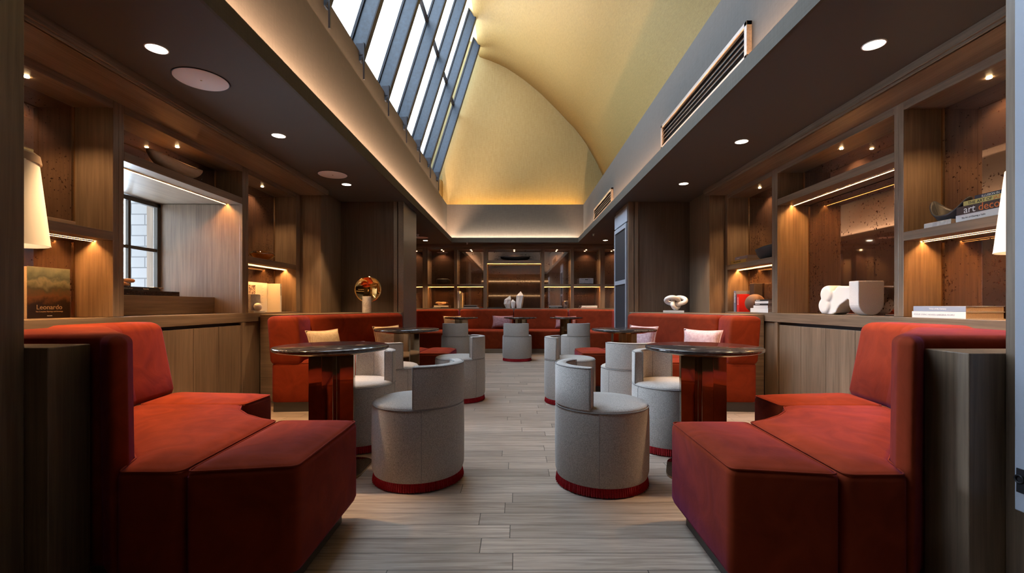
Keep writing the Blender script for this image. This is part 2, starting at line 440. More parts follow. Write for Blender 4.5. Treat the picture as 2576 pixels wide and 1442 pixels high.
        if smooth or sub:
            for p in me.polygons: p.use_smooth = True
        if angle:
            for p in me.polygons: p.use_smooth = True
            me.set_sharp_from_angle(angle=rad(angle))
        if kind: o['kind'] = kind
        return o

def tag(o, label, cat, group=None):
    o['label'] = label; o['category'] = cat
    if group: o['group'] = group
    return o

def empty(name, loc, label, cat, group=None, rz=0.0, rx=0.0):
    o = bpy.data.objects.new(name, None); COL.objects.link(o)
    o.location = loc; o.rotation_euler = (rx, 0, rz); o.empty_display_size = 0.1
    return tag(o, label, cat, group)

def struct(name, mb, mat, **kw):
    o = mb.build(name, mat, kind='structure', **kw)
    return o

def copy_thing(src, loc, rz, label, group=None):
    r = src.copy(); COL.objects.link(r); r.location = loc; r.rotation_euler = (src.rotation_euler[0], 0, rz)
    r['label'] = label
    if group: r['group'] = group
    for ch in list(src.children):
        c = ch.copy(); COL.objects.link(c); c.parent = r
        for g in ch.children:
            d = g.copy(); COL.objects.link(d); d.parent = c
    return r

def spot(name, loc, power, col, size=110, blend=0.6, radius=0.03, target=None, parent=None):
    l = bpy.data.lights.new(name, 'SPOT'); l.energy = power; l.color = col
    l.spot_size = rad(size); l.spot_blend = blend; l.shadow_soft_size = radius
    o = bpy.data.objects.new(name, l); COL.objects.link(o)
    if parent is not None:
        o.parent = parent; o.location = Vector(loc) - parent.location
    else: o.location = loc
    return o

def text(body, size, mat, parent, loc, rot, name='lettering', align='LEFT', stretch=1.0):
    cu = bpy.data.curves.new(name, 'FONT'); cu.body = body; cu.size = size; cu.extrude = 0.0004
    cu.align_x = align; cu.align_y = 'CENTER'; cu.resolution_u = 3
    o = bpy.data.objects.new(name, cu); COL.objects.link(o)
    cu.materials.append(mat); o.parent = parent; o.location = loc; o.rotation_euler = rot
    o.scale = (stretch, 1, 1)
    return o

WARM = (1.0, 0.64, 0.33)

# ------------------------------------------------------------------ key dimensions (metres; camera at 0,0,1 looking along +Y)
FL, FR = 2.63, 2.55          # faces of the fitted cabinets left / right
ZC = 2.40                    # ceiling
LIPL, LIPR, FASL, FASR = 1.44, 1.40, 1.565, 1.53
YN, YF = 0.95, 10.2          # near / far end of the ceiling opening
ZT = 3.275                   # top of the upright fascia

# ------------------------------------------------------------------ floor, hall behind the entrance, shell
struct('floor', MB().box(-4.0, 4.0, -4.0, 11.2, -0.06, 0.0), floor_mat())
mb = MB()
mb.box(-3.6, -LIPL, 0.75, 11.0, ZC, ZC + 0.05).box(LIPR, 3.6, 0.75, 11.0, ZC, ZC + 0.05)
mb.box(-LIPL, LIPR, YF, 11.0, ZC, ZC + 0.05).box(-3.6, 3.6, 0.75, YN - 0.12, ZC, ZC + 0.16).box(-LIPL, LIPR, 0.75, YN, ZC, ZC + 0.05)
struct('ceiling', mb, CEIL)
struct('ceiling_hall', MB().box(-3.6, 3.6, -4.0, 0.76, 2.5, 2.56), CEIL)
struct('wall_hall_back', MB().box(-3.6, 3.6, -3.7, -3.6, 0, 2.6), WZ)
struct('wall_hall_left', MB().box(-3.6, -3.5, -3.6, 1.28, 0, 2.6), WZ)
struct('wall_hall_right', MB().box(3.5, 3.6, -3.6, 1.28, 0, 2.6), WZ)
struct('trim_9', MB().box(-3.0, 3.0, -3.58, -3.55, 2.30, 2.312), LEDHALL)
struct('trim_10', MB().box(-1.6, 1.6, -3.58, -3.55, 1.50, 1.508), LEDHALL)

# entrance wall with the opening we look through
struct('wall_front', MB().box(-3.5, -1.53, 1.28, 1.417, 0, 2.45).box(-3.5, -1.555, 1.417, 1.438, 0, 2.45)
       .box(1.49, 3.5, 1.28, 1.386, 0, 2.45).box(1.515, 3.5, 1.386, 1.404, 0, 2.45), WZ, bevel=0.003)
struct('wall_front_low_left', MB().box(-3.4, -1.556, 1.438, 1.56, 0, 0.866).box(-1.556, -1.458, 1.4175, 1.56, 0, 0.866), WZ, bevel=0.003)
struct('wall_front_low_right', MB().box(1.516, 3.4, 1.404, 1.538, 0, 0.852).box(1.38, 1.516, 1.3865, 1.538, 0, 0.852), WZ, bevel=0.003)
# sliding-door edge and latch at the right of the opening
dr = struct('door_1', MB().box(1.462, 1.489, 1.10, 1.335, 0.40, 2.24), GREYFRAME, bevel=0.003)
MB().box(1.459, 1.462, 1.285, 1.328, 0.455, 0.525).build('latch_plate', STEEL, dr, bevel=0.001)
MB().tube([(1.457, 1.318 + 0.011 * cos(a), 0.495 + 0.011 * sin(a)) for a in [2 * PI * k / 16 for k in range(16)]], 0.003, 6, closed=True).build('latch_ring', STEEL, dr, smooth=True)

# outer walls
mb = MB()
mb.box(-3.55, -3.46, 1.40, 3.054, 0, 2.45).box(-3.55, -3.46, 4.376, 11.0, 0, 2.45)
mb.box(-3.55, -3.46, 3.054, 4.376, 0, 1.073).box(-3.55, -3.46, 3.054, 4.376, 1.962, 2.45)
struct('wall_left', mb, WZ)
struct('wall_right', MB().box(3.40, 3.5, 1.40, 11.0, 0, 2.45), WZ)
struct('wall_back', MB().box(-3.55, 3.5, 10.95, 11.05, 0, 2.45), WDARK)

# crown mouldings along both sides
for s, F, n in ((-1, FL, 1), (1, FR, 2)):
    X = 2.285
    mb = MB()
    mb.box(s * X, s * (X + 0.03), 1.41, 5.56, 2.352, ZC)
    mb.box(s * (X + 0.012), s * (X + 0.03), 1.41, 5.56, 2.335, 2.352)
    struct('trim_%d' % n, mb, WY, bevel=0.002)
    struct('trim_%d' % (n + 2), MB().box(s * (X + 0.02), s * (F + 0.02), 1.41, 5.56, 2.335, 2.35), WY)

# ------------------------------------------------------------------ piers between the two bays
def pier(s, F):
    nm = 'left' if s < 0 else 'right'
    side = 2.38 if s < 0 else 2.36
    mb = MB()
    mb.box(s * side, s * (F + 0.3), 5.555, 6.19, 0, ZC)
    struct('wall_%s_return' % nm, mb, WZ, bevel=0.004)
    mb = MB()
    mb.box(s * 1.60, s * 3.4, 6.19, 6.97, 0, ZC)
    struct('wall_%s_pier' % nm, mb, WDARK if s < 0 else WDARK, bevel=0.003)
    mb = MB()
    mb.box(s * 1.525, s * 1.60, 6.175, 6.97, 0, ZC)
    mb.box(s * 1.61, s * 1.66, 6.172, 6.188, 0, ZC)
    struct('wall_%s_pier_edge' % nm, mb, BRONZEB if s < 0 else WZ, bevel=0.003)
pier(-1, FL); pier(1, FR)
# speaker-cloth door on the right pier
t = empty('cabinet_door', (1.51, 6.57, 0.02), 'tall grey door with black mesh panels on the side of the right pier', 'door')
fr = MB()
for y0, y1, z0, z1 in ((6.22, 6.262, 0.02, 2.12), (6.905, 6.95, 0.02, 2.12), (6.262, 6.905, 2.06, 2.12), (6.262, 6.905, 1.29, 1.35), (6.262, 6.905, 0.02, 0.10)):
    fr.box(1.500, 1.524, y0, y1, z0, z1)
fr.build('door_frame', GREYFRAME, t, bevel=0.003)
for z0, z1 in ((1.35, 2.06), (0.10, 1.29)):
    MB().box(1.512, 1.523, 6.262, 6.905, z0, z1).build('mesh_panel', MESHBLACK, t)
tag(MB().box(1.508, 1.524, 6.19, 6.96, 2.14, 2.34).build('overdoor_panel', GREYFRAME, bevel=0.002), 'plain grey panel above the mesh door on the right pier', 'panel')

# ------------------------------------------------------------------ lightwell: lips, fascias, vault, skylight
lip = MB()
lip.box(-LIPL - 0.014, -LIPL + 0.004, YN, YF, ZC - 0.003, 2.505).box(LIPR - 0.004, LIPR + 0.014, YN, YF, ZC - 0.003, 2.505)
lip.box(-LIPL - 0.014, LIPR + 0.014, YF - 0.004, YF + 0.014, ZC - 0.003, 2.505).box(-LIPL, LIPR, YN - 0.014, YN + 0.004, ZC - 0.003, 2.505)
struct('trim_5', lip, LIP)
fas = MB()
fas.box(-FASL - 0.03, -FASL, YN - 0.1, YF + 0.12, 2.45, ZT).box(FASR, FASR + 0.03, YN - 0.1, YF + 0.12, 2.45, ZT)
fas.box(-FASL, FASR, YF + 0.12, YF + 0.15, 2.45, ZT)
struct('wall_lightwell_fascia', fas, FASCIA)
struct('wall_lightwell_front', MB().box(-2.6, 2.4, YN - 0.16, YN - 0.1, 2.45, 7.6), FASCIA)
# cove strips lying behind the lips
def strip(name, x0, x1, y0, y1, z, mat):
    return struct(name, MB().box(x0, x1, y0, y1, z, z + 0.012), mat)
strip('trim_11', -LIPL - 0.06, -LIPL - 0.035, YN, YF, 2.455, LEDCOVE)
strip('trim_12', LIPR + 0.035, LIPR + 0.06, YN, YF, 2.455, LEDRIGHT)
strip('trim_13', -LIPL, LIPR, YF + 0.035, YF + 0.06, 2.455, LEDWHITE)
# upper ledges, closing the gap from fascia to vault / glazing
YE = 10.56
led = MB()
led.box(FASR + 0.03, 2.2, YN - 0.1, YE, 3.10, 3.14).box(-1.80, -FASL - 0.03, YN - 0.1, YE, 3.10, 3.14)
led.box(-1.80, 2.2, YF + 0.15, YE, 3.10, 3.14)
struct('wall_lightwell_ledge', led, FASCIA)
strip('trim_14', -FASL + 0.06, FASR - 0.02, YF + 0.17, YF + 0.19, 3.16, LEDGOLD)
strip('trim_15', -FASL - 0.075, -FASL - 0.05, YN, YF, 3.15, LEDUPPER)
up = MB().box(-1.80, -1.76, YN - 0.1, YE, 3.10, 3.82)
up.extr([(-1.80, 3.82), (-1.76, 3.82), (-1.76, 3.85), (-2.0, 3.85), (-2.0, 3.80)], YN - 0.1, YE, lambda p, q, f: (p, f, q))
struct('wall_lightwell_left', up, FASCIA)
# vault profile (x, z)
prof = [(-1.10, 7.20), (-0.83, 6.76), (-0.62, 6.69), (-0.40, 6.60), (-0.2, 6.50), (0.0, 6.37), (0.2, 6.23), (0.40, 6.07), (0.6, 5.90), (0.79, 5.71), (1.0, 5.50), (1.19, 5.29),
        (1.36, 5.12), (1.51, 4.93), (1.65, 4.73), (1.78, 4.50), (1.91, 4.26), (2.02, 4.02), (2.08, 3.75), (2.12, 3.45), (2.13, 3.10)]
def vault_rows(ya, yb):
    return [[(x, ya, z) for x, z in prof], [(x, yb, z) for x, z in prof]]
struct('ceiling_vault', MB().sheet(vault_rows(YN - 0.12, YE)), GOLD, smooth=True, solid=0.03)
endp = [(-2.15, 3.10), (2.13, 3.10)] + [(x, z) for x, z in prof[::-1]][1:] + [(-2.15, 3.8)]
struct('wall_lightwell_end', MB().extr(endp, YE, YE + 0.05, lambda p, q, f: (p, f, q)), GOLDEND)

# skylight
SL = 0.3127
def inx(z): return -1.72 + (z - 3.78) * SL
def outx(z): return -1.91 + (z - 3.78) * SL
sky = empty('window_2', (-1.72, 6.0, 3.78), 'sloping skylight of white panes between blue-black rafters', 'window'); sky['kind'] = 'structure'
del sky['category']; del sky['label']
ys = [10.08, 9.10, 8.12, 7.13, 6.13, 5.14, 4.20, 3.25, 2.30, 1.35]
zb, zt = 3.74, 6.95
for y in ys:
    MB().extr([(inx(zb), zb), (inx(zt), zt), (outx(zt), zt), (outx(zb), zb)], y - 0.035, y + 0.035, lambda p, q, f: (p, f, q)).build('rafter', RAFTER, sky, bevel=0.004)
    MB().extr([(outx(zb) - 0.01, zb), (outx(zt) - 0.01, zt), (outx(zt) + 0.02, zt), (outx(zb) + 0.02, zb)], y - 0.055, y + 0.055, lambda p, q, f: (p, f, q)).build('glazing_cap', STEEL, sky)
    MB().extr([(inx(zb) - 0.012, zb), (inx(zt) - 0.012, zt), (inx(zt) + 0.004, zt), (inx(zb) + 0.004, zb)], y - 0.042, y + 0.042, lambda p, q, f: (p, f, q)).build('edge_trim', STEEL, sky)
    br = MB().box(inx(3.83) - 0.005, inx(3.83) + 0.012, y - 0.06, y - 0.036, 3.52, 3.93)
    br.box(inx(3.83) - 0.09, inx(3.83) + 0.012, y - 0.046, y - 0.036, 3.80, 3.93)
    br.build('bracket', STEEL, sky, bevel=0.002)
for z in (5.435,):
    MB().extr([(outx(z) - 0.02, z - 0.03), (outx(z) + 0.03, z - 0.025), (outx(z) + 0.03, z + 0.025), (outx(z) - 0.02, z + 0.03)], YN - 0.1, YE, lambda p, q, f: (p, f, q)).build('glazing_bar', STEEL, sky)
MB().extr([(outx(3.80), 3.80), (outx(7.15), 7.15), (outx(7.15) - 0.012, 7.15), (outx(3.80) - 0.012, 3.80)], YN - 0.12, YE, lambda p, q, f: (p, f, q)).build('glass', PANE, sky)
MB().extr([(outx(3.80) + 0.03, 3.80), (outx(3.80) - 0.05, 3.80), (outx(3.80) - 0.05, 3.92), (outx(3.80) + 0.06, 3.92)], YN - 0.12, YE, lambda p, q, f: (p, f, q)).build('bottom_rail', STEEL, sky)
# far small closing piece at the foot of the skylight
struct('trim_16', MB().box(-2.15, -1.70, 10.40, YE, 3.10, 3.86), GOLD)

# ------------------------------------------------------------------ ventilation grilles on the right fascia
def grille(y0, y1, label):
    t = empty('vent_grille', (FASR - 0.02, (y0 + y1) / 2, 2.6), label, 'vent', 'air grilles on the right fascia')
    z0, z1 = 2.60, 2.845
    f = MB()
    X0, X1 = FASR - 0.035, FASR
    f.box(X0, X1, y0, y1, z1 - 0.028, z1).box(X0, X1, y0, y1, z0, z0 + 0.028).box(X0, X1, y0, y0 + 0.035, z0, z1).box(X0, X1, y1 - 0.035, y1, z0, z1)
    f.build('grille_frame', WY, t, bevel=0.002)
    MB().box(FASR - 0.003, FASR, y0 + 0.03, y1 - 0.03, z0 + 0.02, z1 - 0.02).build('backing', BLACK, t)
    for k in range(5):
        z = z0 + 0.045 + k * 0.04
        MB().extr([(FASR - 0.026, z), (FASR - 0.022, z), (FASR - 0.006, z + 0.016), (FASR - 0.010, z + 0.016)], y0 + 0.03, y1 - 0.03, lambda p, q, ff: (p, ff, q)).build('slat', PLINTH, t)
grille(2.95, 4.70, 'long wood-framed air grille, the larger and nearer one on the right fascia')
grille(7.15, 8.78, 'small-looking wood-framed air grille, farther one near the end of the right fascia')

# ------------------------------------------------------------------ ceiling fixtures
def downlight(x, y, label, power=1.0):
    t = empty('ceiling_downlight', (x, y, ZC - 0.004), label, 'ceiling light', 'recessed ceiling downlights')
    ring = MB()
    ring.loft([[(x + r * cos(2 * PI * k / 40), y + r * sin(2 * PI * k / 40), z) for k in range(40)] for r, z in ((0.056, ZC - 0.0005), (0.055, ZC - 0.004), (0.050, ZC - 0.004), (0.050, ZC - 0.001))], cap0=False, cap1=False)
    ring.build('trim_ring', SPEAKER, t, smooth=True)
    MB().lathe([(0.0005, 0), (0.0495, 0.0), (0.0495, 0.001), (0.0005, 0.001)], x, y, 40, ZC - 0.003).build('lens', LENS, t)
    spot('downlight_lamp', (x, y, ZC - 0.012), 165 * power, WARM, 72, 0.4, 0.045, parent=t)
for x, y, lb, p in ((-1.962, 2.485, 'round downlight in the left ceiling, nearest the entrance beside the large speaker', 1.5),
                    (-1.962, 3.763, 'round downlight in the left ceiling between the two round speakers', 1.0),
                    (-1.97, 5.29, 'round downlight in the left ceiling just beyond the smaller round speaker', 0.75),
                    (1.925, 2.447, 'round downlight in the right ceiling, nearest the entrance and largest on that side', 1.2),
                    (1.934, 3.90, 'round downlight in the right ceiling, second from the entrance', 0.8),
                    (1.937, 5.256, 'round downlight in the right ceiling just before the right pier', 0.6),
                    (-1.97, 9.90, 'small round downlight over the left end of the far sofa', 0.9),
                    (1.94, 9.87, 'small round downlight over the right end of the far sofa', 0.9)):
    downlight(x, y, lb, p)
def ceil_speaker(x, y, label):
    t = empty('ceiling_speaker', (x, y, ZC - 0.006), label, 'speaker', 'round ceiling speakers')
    MB().lathe([(0.001, 0.0), (0.143, 0.0), (0.147, 0.003), (0.147, 0.006), (0.001, 0.006)], x, y, 64, ZC - 0.0065).build('grille_cover', SPEAKER, t, angle=40)
    MB().loft([[(x + r * cos(2 * PI * k / 64), y + r * sin(2 * PI * k / 64), z) for k in range(64)] for r, z in ((0.153, ZC - 0.0005), (0.153, ZC - 0.004), (0.1475, ZC - 0.004), (0.1475, ZC - 0.0005))], cap0=False, cap1=False).build('rim', STEEL, t, smooth=True)
    MB().lathe([(0.0005, 0), (0.006, 0), (0.006, 0.001), (0.0005, 0.001)], x, y, 12, ZC - 0.0076).build('badge', BRASS, t)
ceil_speaker(-1.955, 2.827, 'large round grey ceiling speaker nearest the entrance on the left')
ceil_speaker(-1.968, 4.887, 'round grey ceiling speaker before the left pier, the middle one')
ceil_speaker(-1.97, 9.45, 'round ceiling speaker seen edge-on in the far bay beyond the left pier')
def sprinkler(x, y, z, label):
    t = MB().lathe([(0.0005, 0), (0.016, 0), (0.020, 0.008), (0.008, 0.014), (0.010, 0.03), (0.026, 0.032), (0.026, 0.036), (0.0005, 0.036)], x, y, 20, z).build('ceiling_sprinkler', WHITE, angle=40)
    tag(t, label, 'sprinkler', 'white sprinkler heads')
sprinkler(-1.10, 10.26, ZC - 0.036, 'tiny white sprinkler under the far lip of the ceiling opening')
sprinkler(1.53, 9.0, ZC - 0.036, 'tiny white sprinkler beside the right lip, below the far air grille')
sprinkler(-1.95, 9.05, ZC - 0.036, 'white sprinkler beside the left pier under the far ceiling')

# ------------------------------------------------------------------ fitted display cabinets
def TF(kind, F):
    if kind == 'L': return lambda a, b, z: (-(F + b), a, z)
    if kind == 'R': return lambda a, b, z: (F + b, a, z)
    return lambda a, b, z: (a, F + b, z)
def tbox(mb, T, a0, a1, b0, b1, z0, z1):
    p, q = T(a0, b0, z0), T(a1, b1, z1)
    mb.box(p[0], q[0], p[1], q[1], z0, z1); return mb

def bay(kind, F, a0, a1, o0, o1, typ, label, depth=0.26, doors=(), lamp=True, mir=None):
    """one fitted unit: outer extent a0..a1, opening o0..o1, face plane F"""
    T = TF(kind, F); WA = WX if kind == 'B' else WY; mir = mir or MIRROR
    p = T((a0 + a1) / 2, 0.15, 0)
    t = empty('display_cabinet', (p[0], p[1], 0), label, 'cabinet')
    B = lambda *c: tbox(MB(), T, *c)
    dz = 0.92
    B(a0, o0, 0, 0.03, dz, 2.34).build('stile', WZ, t, bevel=0.003)
    B(o1, a1, 0, 0.03, dz, 2.34).build('stile', WZ, t, bevel=0.003)
    B(o0, o1, 0, 0.03, 2.283, 2.34).build('top_rail', WA, t, bevel=0.003)
    B(o0 - 0.02, o1 + 0.02, 0.03, depth, 2.29, 2.31).build('top_panel', WA, t)
    zs = 1.962 if typ == 'window' else dz
    B(o0 - 0.02, o0 - 0.004, 0.03, depth, zs, 2.29).build('side_panel', WZ, t)
    B(o1 + 0.004, o1 + 0.02, 0.03, depth, zs, 2.29).build('side_panel', WZ, t)
    if typ == 'shelf':
        B(o0 - 0.004, o1 + 0.004, 0.0, depth, 1.42, 1.478).build('shelf', WA, t, bevel=0.003)
        B(o0 - 0.004, o1 + 0.004, depth, depth + 0.012, dz, 1.42).build('back_mirror', mir, t)
        B(o0 - 0.004, o1 + 0.004, depth, depth + 0.012, 1.478, 2.29).build('back_mirror', mir, t)
        B(o0 + 0.003, o1 - 0.003, 0.127, 0.132, 1.4165, 1.419).build('led_strip', LEDWARM, t)
        for q0 in (0.1215, 0.1355): B(o0 + 0.003, o1 - 0.003, q0, q0 + 0.002, 1.411, 1.4195).build('led_channel', CHANNEL, t)
        zz = ((dz, 1.409), (1.478, 2.289))
    else:
        rz0, rz1 = 1.966, 2.03
        dd = 0.31 if typ == 'mirror' else depth
        B(o0, o1, 0.0, 0.04, rz0, rz1).build('head_rail', WA, t, bevel=0.003)
        B(o0 - 0.004, o1 + 0.004, 0.04, dd if typ == 'mirror' else 0.80, rz0 + 0.004, rz1).build('head_panel', WA, t)
        B(o0 - 0.004, o1 + 0.004, depth, depth + 0.012, rz1, 2.29).build('back_mirror', mir, t)
        if typ == 'mirror':
            B(o0 - 0.004, o1 + 0.004, dd, dd + 0.012, dz, rz0).build('back_mirror', mir, t)
            B(o0 - 0.02, o0 - 0.004, depth, dd, dz, rz0).build('side_panel', WZ, t)
            B(o1 + 0.004, o1 + 0.02, depth, dd, dz, rz0).build('side_panel', WZ, t)
            zz = ((dz, rz0 - 0.01), (rz1, 2.289))
        else:
            B(o0 - 0.03, o0 - 0.004, 0.03, 0.80, dz, rz0).build('reveal_panel', WZ, t)
            B(o1 + 0.004, o1 + 0.03, 0.03, 0.80, dz, rz0).build('reveal_panel', WZ, t)
            B(o0 - 0.004, o1 + 0.004, 0.27, 0.80, dz, 1.073).build('sill_box', WA, t, bevel=0.003)
            zz = ((rz1, 2.289),)
        B(o0 + 0.003, o1 - 0.006, 0.147, 0.152, rz0 + 0.001, rz0 + 0.0035).build('led_strip', LEDWARM, t)
        for q0 in (0.1415, 0.1555): B(o0 + 0.003, o1 - 0.006, q0, q0 + 0.002, rz0 - 0.004, rz0 + 0.0038).build('led_channel', CHANNEL, t)
    for z0, z1 in zz:
        dd = 0.31 if (typ == 'mirror' and z0 < 1.5) else depth
        B(o0 - 0.004, o0 + 0.004, dd - 0.008, dd, z0, z1).build('corner_strip', BRASS, t)
        B(o1 - 0.004, o1 + 0.004, dd - 0.008, dd, z0, z1).build('corner_strip', BRASS, t)
    # base below the counter
    B(a0, a1, 0.04, 0.30, 0.06, 0.828).build('base_carcass', BLACKFOOT if doors else WZ, t)
    B(a0, a1, 0.05, 0.30, 0.0, 0.06).build('plinth', BLACKFOOT, t)
    for d0, d1 in doors:
        B(d0 + 0.002, d1 - 0.002, 0.012, 0.034, 0.07, 0.805).build('door', WZ, t, bevel=0.003)
    if doors:
        B(a0, o0, 0.0, 0.04, 0, 0.83).build('stile', WZ, t, bevel=0.003)
        B(o1, a1, 0.0, 0.04, 0, 0.83).build('stile', WZ, t, bevel=0.003)
    else:
        B(a0, a1, 0.018, 0.04, 0.07, 0.828).build('front_panel', WZ, t, bevel=0.003)
    if lamp:
        c = (o0 + o1) / 2; q = T(c, 0.135, 2.284)
        MB().lathe([(0.0005, 0), (0.012, 0), (0.013, 0.002), (0.013, 0.005), (0.0005, 0.005)], q[0], q[1], 24, 2.2845).build('spotlight', WARMLENS, t)
        spot('cabinet_lamp', (q[0], q[1], 2.278), 20.0, (1.0, 0.58, 0.26), 120, 0.5, 0.015, parent=t)
    return t

dL = ((3.06, 3.40), (3.40, 3.73), (3.73, 4.045), (4.045, 4.37))
dR = ((3.08, 3.439), (3.439, 3.763), (3.763, 4.095), (4.095, 4.43))
bay('L', FL, 1.50, 3.012, 2.17, 2.97, 'shelf', 'left display cabinet nearest the entrance, holding the portrait-format art book')
bay('L', FL, 3.012, 4.425, 3.054, 4.376, 'window', 'left oak cabinet around the window, with doors below', doors=dL)
bay('L', FL, 4.425, 5.552, 4.474, 5.445, 'shelf', 'left display cabinet beyond the window, holding the amber glass dish')
bay('R', FR, 1.50, 3.035, 2.17, 2.995, 'shelf', 'right display cabinet nearest the entrance, holding the stack of art books')
bay('R', FR, 3.035, 4.49, 3.07, 4.44, 'mirror', 'right oak cabinet with a wide mirror and the white stone sculpture', doors=dR)
bay('R', FR, 4.49, 5.552, 4.535, 5.49, 'shelf', 'right display cabinet beyond the wide mirror, holding the ribbed brown vase')
for nm, s, F, dep in (('counter', -1, FL, 0.27), ('counter', 1, FR, 0.315)):
    mb = MB().box(s * F, s * (F + dep), 1.565, 5.552, 0.832, 0.918)
    o = mb.build('counter', WY, bevel=0.003)
    tag(o, 'continuous oak counter ledge under the %s' % ('window and left shelves' if s < 0 else 'wide mirror and right shelves'), 'counter')
BF = 10.55
bb = [(-2.60, -2.107, -2.60, -2.165), (-2.107, -1.40, -2.05, -1.437), (-1.40, -0.714, -1.363, -0.755), (-0.714, 0.625, -0.673, 0.59), (0.625, 1.308, 0.659, 1.271), (1.308, 2.01, 1.345, 1.958), (2.01, 2.53, 2.06, 2.53)]
nmz = ['narrow display cabinet at the far left corner, partly behind the left pier', 'far display cabinet with the knotted wooden object, left of the upright white book', 'far display cabinet with the upright white book, left of the wide centre mirror',
       'wide centre mirror cabinet on the far wall behind the white crystal vases', 'far display cabinet with the marbled vase, right of the wide centre mirror', 'far display cabinet with the silver box on its shelf', 'narrow display cabinet at the far right corner, partly behind the right pier']
for i, (a0, a1, o0, o1) in enumerate(bb):
    bay('B', BF, a0, a1, o0, o1, 'mirror' if i == 3 else 'shelf', nmz[i], mir=MIRRORD)
tag(MB().box(-2.60, 2.53, 10.36, BF + 0.31, 0.84, 0.918).build('counter', WX, bevel=0.003), 'long oak ledge under the far wall shelves', 'counter')
struct('trim_6', MB().box(-2.62, 2.54, 10.50, 10.60, 2.34, ZC), WX, bevel=0.003)
struct('wall_far_left', MB().box(-2.75, -2.615, 6.97, 10.9, 0, ZC), WZ)
struct('wall_far_right', MB().box(2.545, 2.70, 6.97, 10.9, 0, ZC), WZ)

# window 1 in the left reveal
w = empty('window_1', (-3.42, 3.7, 1.073), '', ''); w['kind'] = 'structure'
del w['category']; del w['label']
f = MB()
f.box(-3.455, -3.415, 3.054, 3.094, 1.073, 1.962).box(-3.455, -3.415, 4.336, 4.376, 1.073, 1.962)
f.box(-3.455, -3.415, 3.054, 4.376, 1.073, 1.115).box(-3.455, -3.415, 3.054, 4.376, 1.925, 1.962)
f.build('window_frame', WINFRAME, w, bevel=0.003)
for y in (3.385, 3.715, 4.03): MB().box(-3.45, -3.42, y - 0.014, y + 0.014, 1.115, 1.925).build('glazing_bar', WINFRAME, w, bevel=0.002)
MB().box(-3.447, -3.423, 3.094, 4.336, 1.50, 1.53).build('glazing_bar', WINFRAME, w, bevel=0.002)
MB().box(-3.439, -3.433, 3.09, 4.34, 1.11, 1.93).build('glass', PANE, w)
struct('wall_added_window_blocker', MB().box(-7.2, -6.2, -8.0, 3.3, -1.0, 8.0), STONE)  # unseen block added outside to dim the sky light on the window reveal
struct('wall_added_skylight_blocker', MB().box(-3.95, -3.65, 0.0, 12.0, 2.5, 6.3), FASCIA)  # unseen block added to keep low sky light off the vault
struct('wall_outside', MB().box(-3.80, -3.56, 4.47, 4.75, 0.2, 3.2), brickwall_mat())

# ------------------------------------------------------------------ upholstery
def rounded(poly, r, k=5):
    """round the corners of a polygon"""
    out = []; n = len(poly)
    for i in range(n):
        P, A, B = Vector(poly[i]), Vector(poly[i - 1]), Vector(poly[(i + 1) % n])
        a, b = (A - P), (B - P); la, lb = a.length, b.length
        ang = a.angle(b)
        d = min(r / math.tan(ang / 2) if ang < PI - 0.02 else r * 0.1, la * 0.45, lb * 0.45)
        p0, p1 = P + a.normalized() * d, P + b.normalized() * d
        for j in range(k):
            t = j / (k - 1); out.append(tuple(p0 * (1 - t) ** 2 + P * 2 * t * (1 - t) + p1 * t * t))
    return out
def ccw(poly):
    ar = sum(poly[i][0] * poly[(i + 1) % len(poly)][1] - poly[(i + 1) % len(poly)][0] * poly[i][1] for i in range(len(poly)))
    return poly if ar > 0 else poly[::-1]
def inset(pts, d):
    n = len(pts); out = []
    for i in range(n):
        a, p, b = Vector(pts[i - 1]), Vector(pts[i]), Vector(pts[(i + 1) % n])
        t = (b - a)
        if t.length < 1e-9: out.append(tuple(p)); continue
        t.normalize(); nrm = Vector((-t.y, t.x)); out.append(tuple(p + nrm * d))
    return out
def minset(poly, d):
    """inset a counter-clockwise polygon with mitred corners"""
    n = len(poly); out = []
    for i in range(n):
        a, p, b = Vector(poly[i - 1]), Vector(poly[i]), Vector(poly[(i + 1) % n])
        t1, t2 = (p - a).normalized(), (b - p).normalized()
        n1, n2 = Vector((-t1.y, t1.x)), Vector((-t2.y, t2.x))
        out.append(tuple(p + (n1 + n2) * (d / max(1 + n1.dot(n2), 0.35))))
    return out
def padded(mb, poly, z0, z1, cr=0.03, er=0.035, crown=0.012, lean=(0, 0), flare=0.0):
    """upholstered block: rounded outline, soft top edge, slight crown; lean shifts the top"""
    base = ccw(poly)
    def off(d): return rounded(minset(base, d), cr)
    rings = []
    def ring(q, z):
        f = (z - z0) / max(z1 - z0, 1e-6)
        return [(x + lean[0] * f, y + lean[1] * f, z) for x, y in q]
    rings.append(ring(off(er * 0.7), z0)); rings.append(ring(off(er * 0.2), z0 + er * 0.25)); rings.append(ring(off(0), z0 + er * 0.8))
    for k in range(1, 4): rings.append(ring(off(0), z0 + er + (z1 - z0 - 2 * er) * k / 4))
    for a in (0, 18, 36, 54, 72, 90):
        rings.append(ring(off(er * (1 - cos(rad(a)))), z1 - er + er * sin(rad(a))))
    if crown > 0:
        for d, f in ((0.015, 0.4), (0.035, 0.75), (0.06, 1.0)):
            rings.append(ring(off(er + d), z1 + crown * f))
    mb.loft(rings)
    return mb
def seam_loop(poly, z, cr, er, r=0.0035):
    pts = inset(rounded(ccw(poly), cr), er * 0.12)
    return MB().tube([(x, y, z) for x, y in pts], r, 6, closed=True)

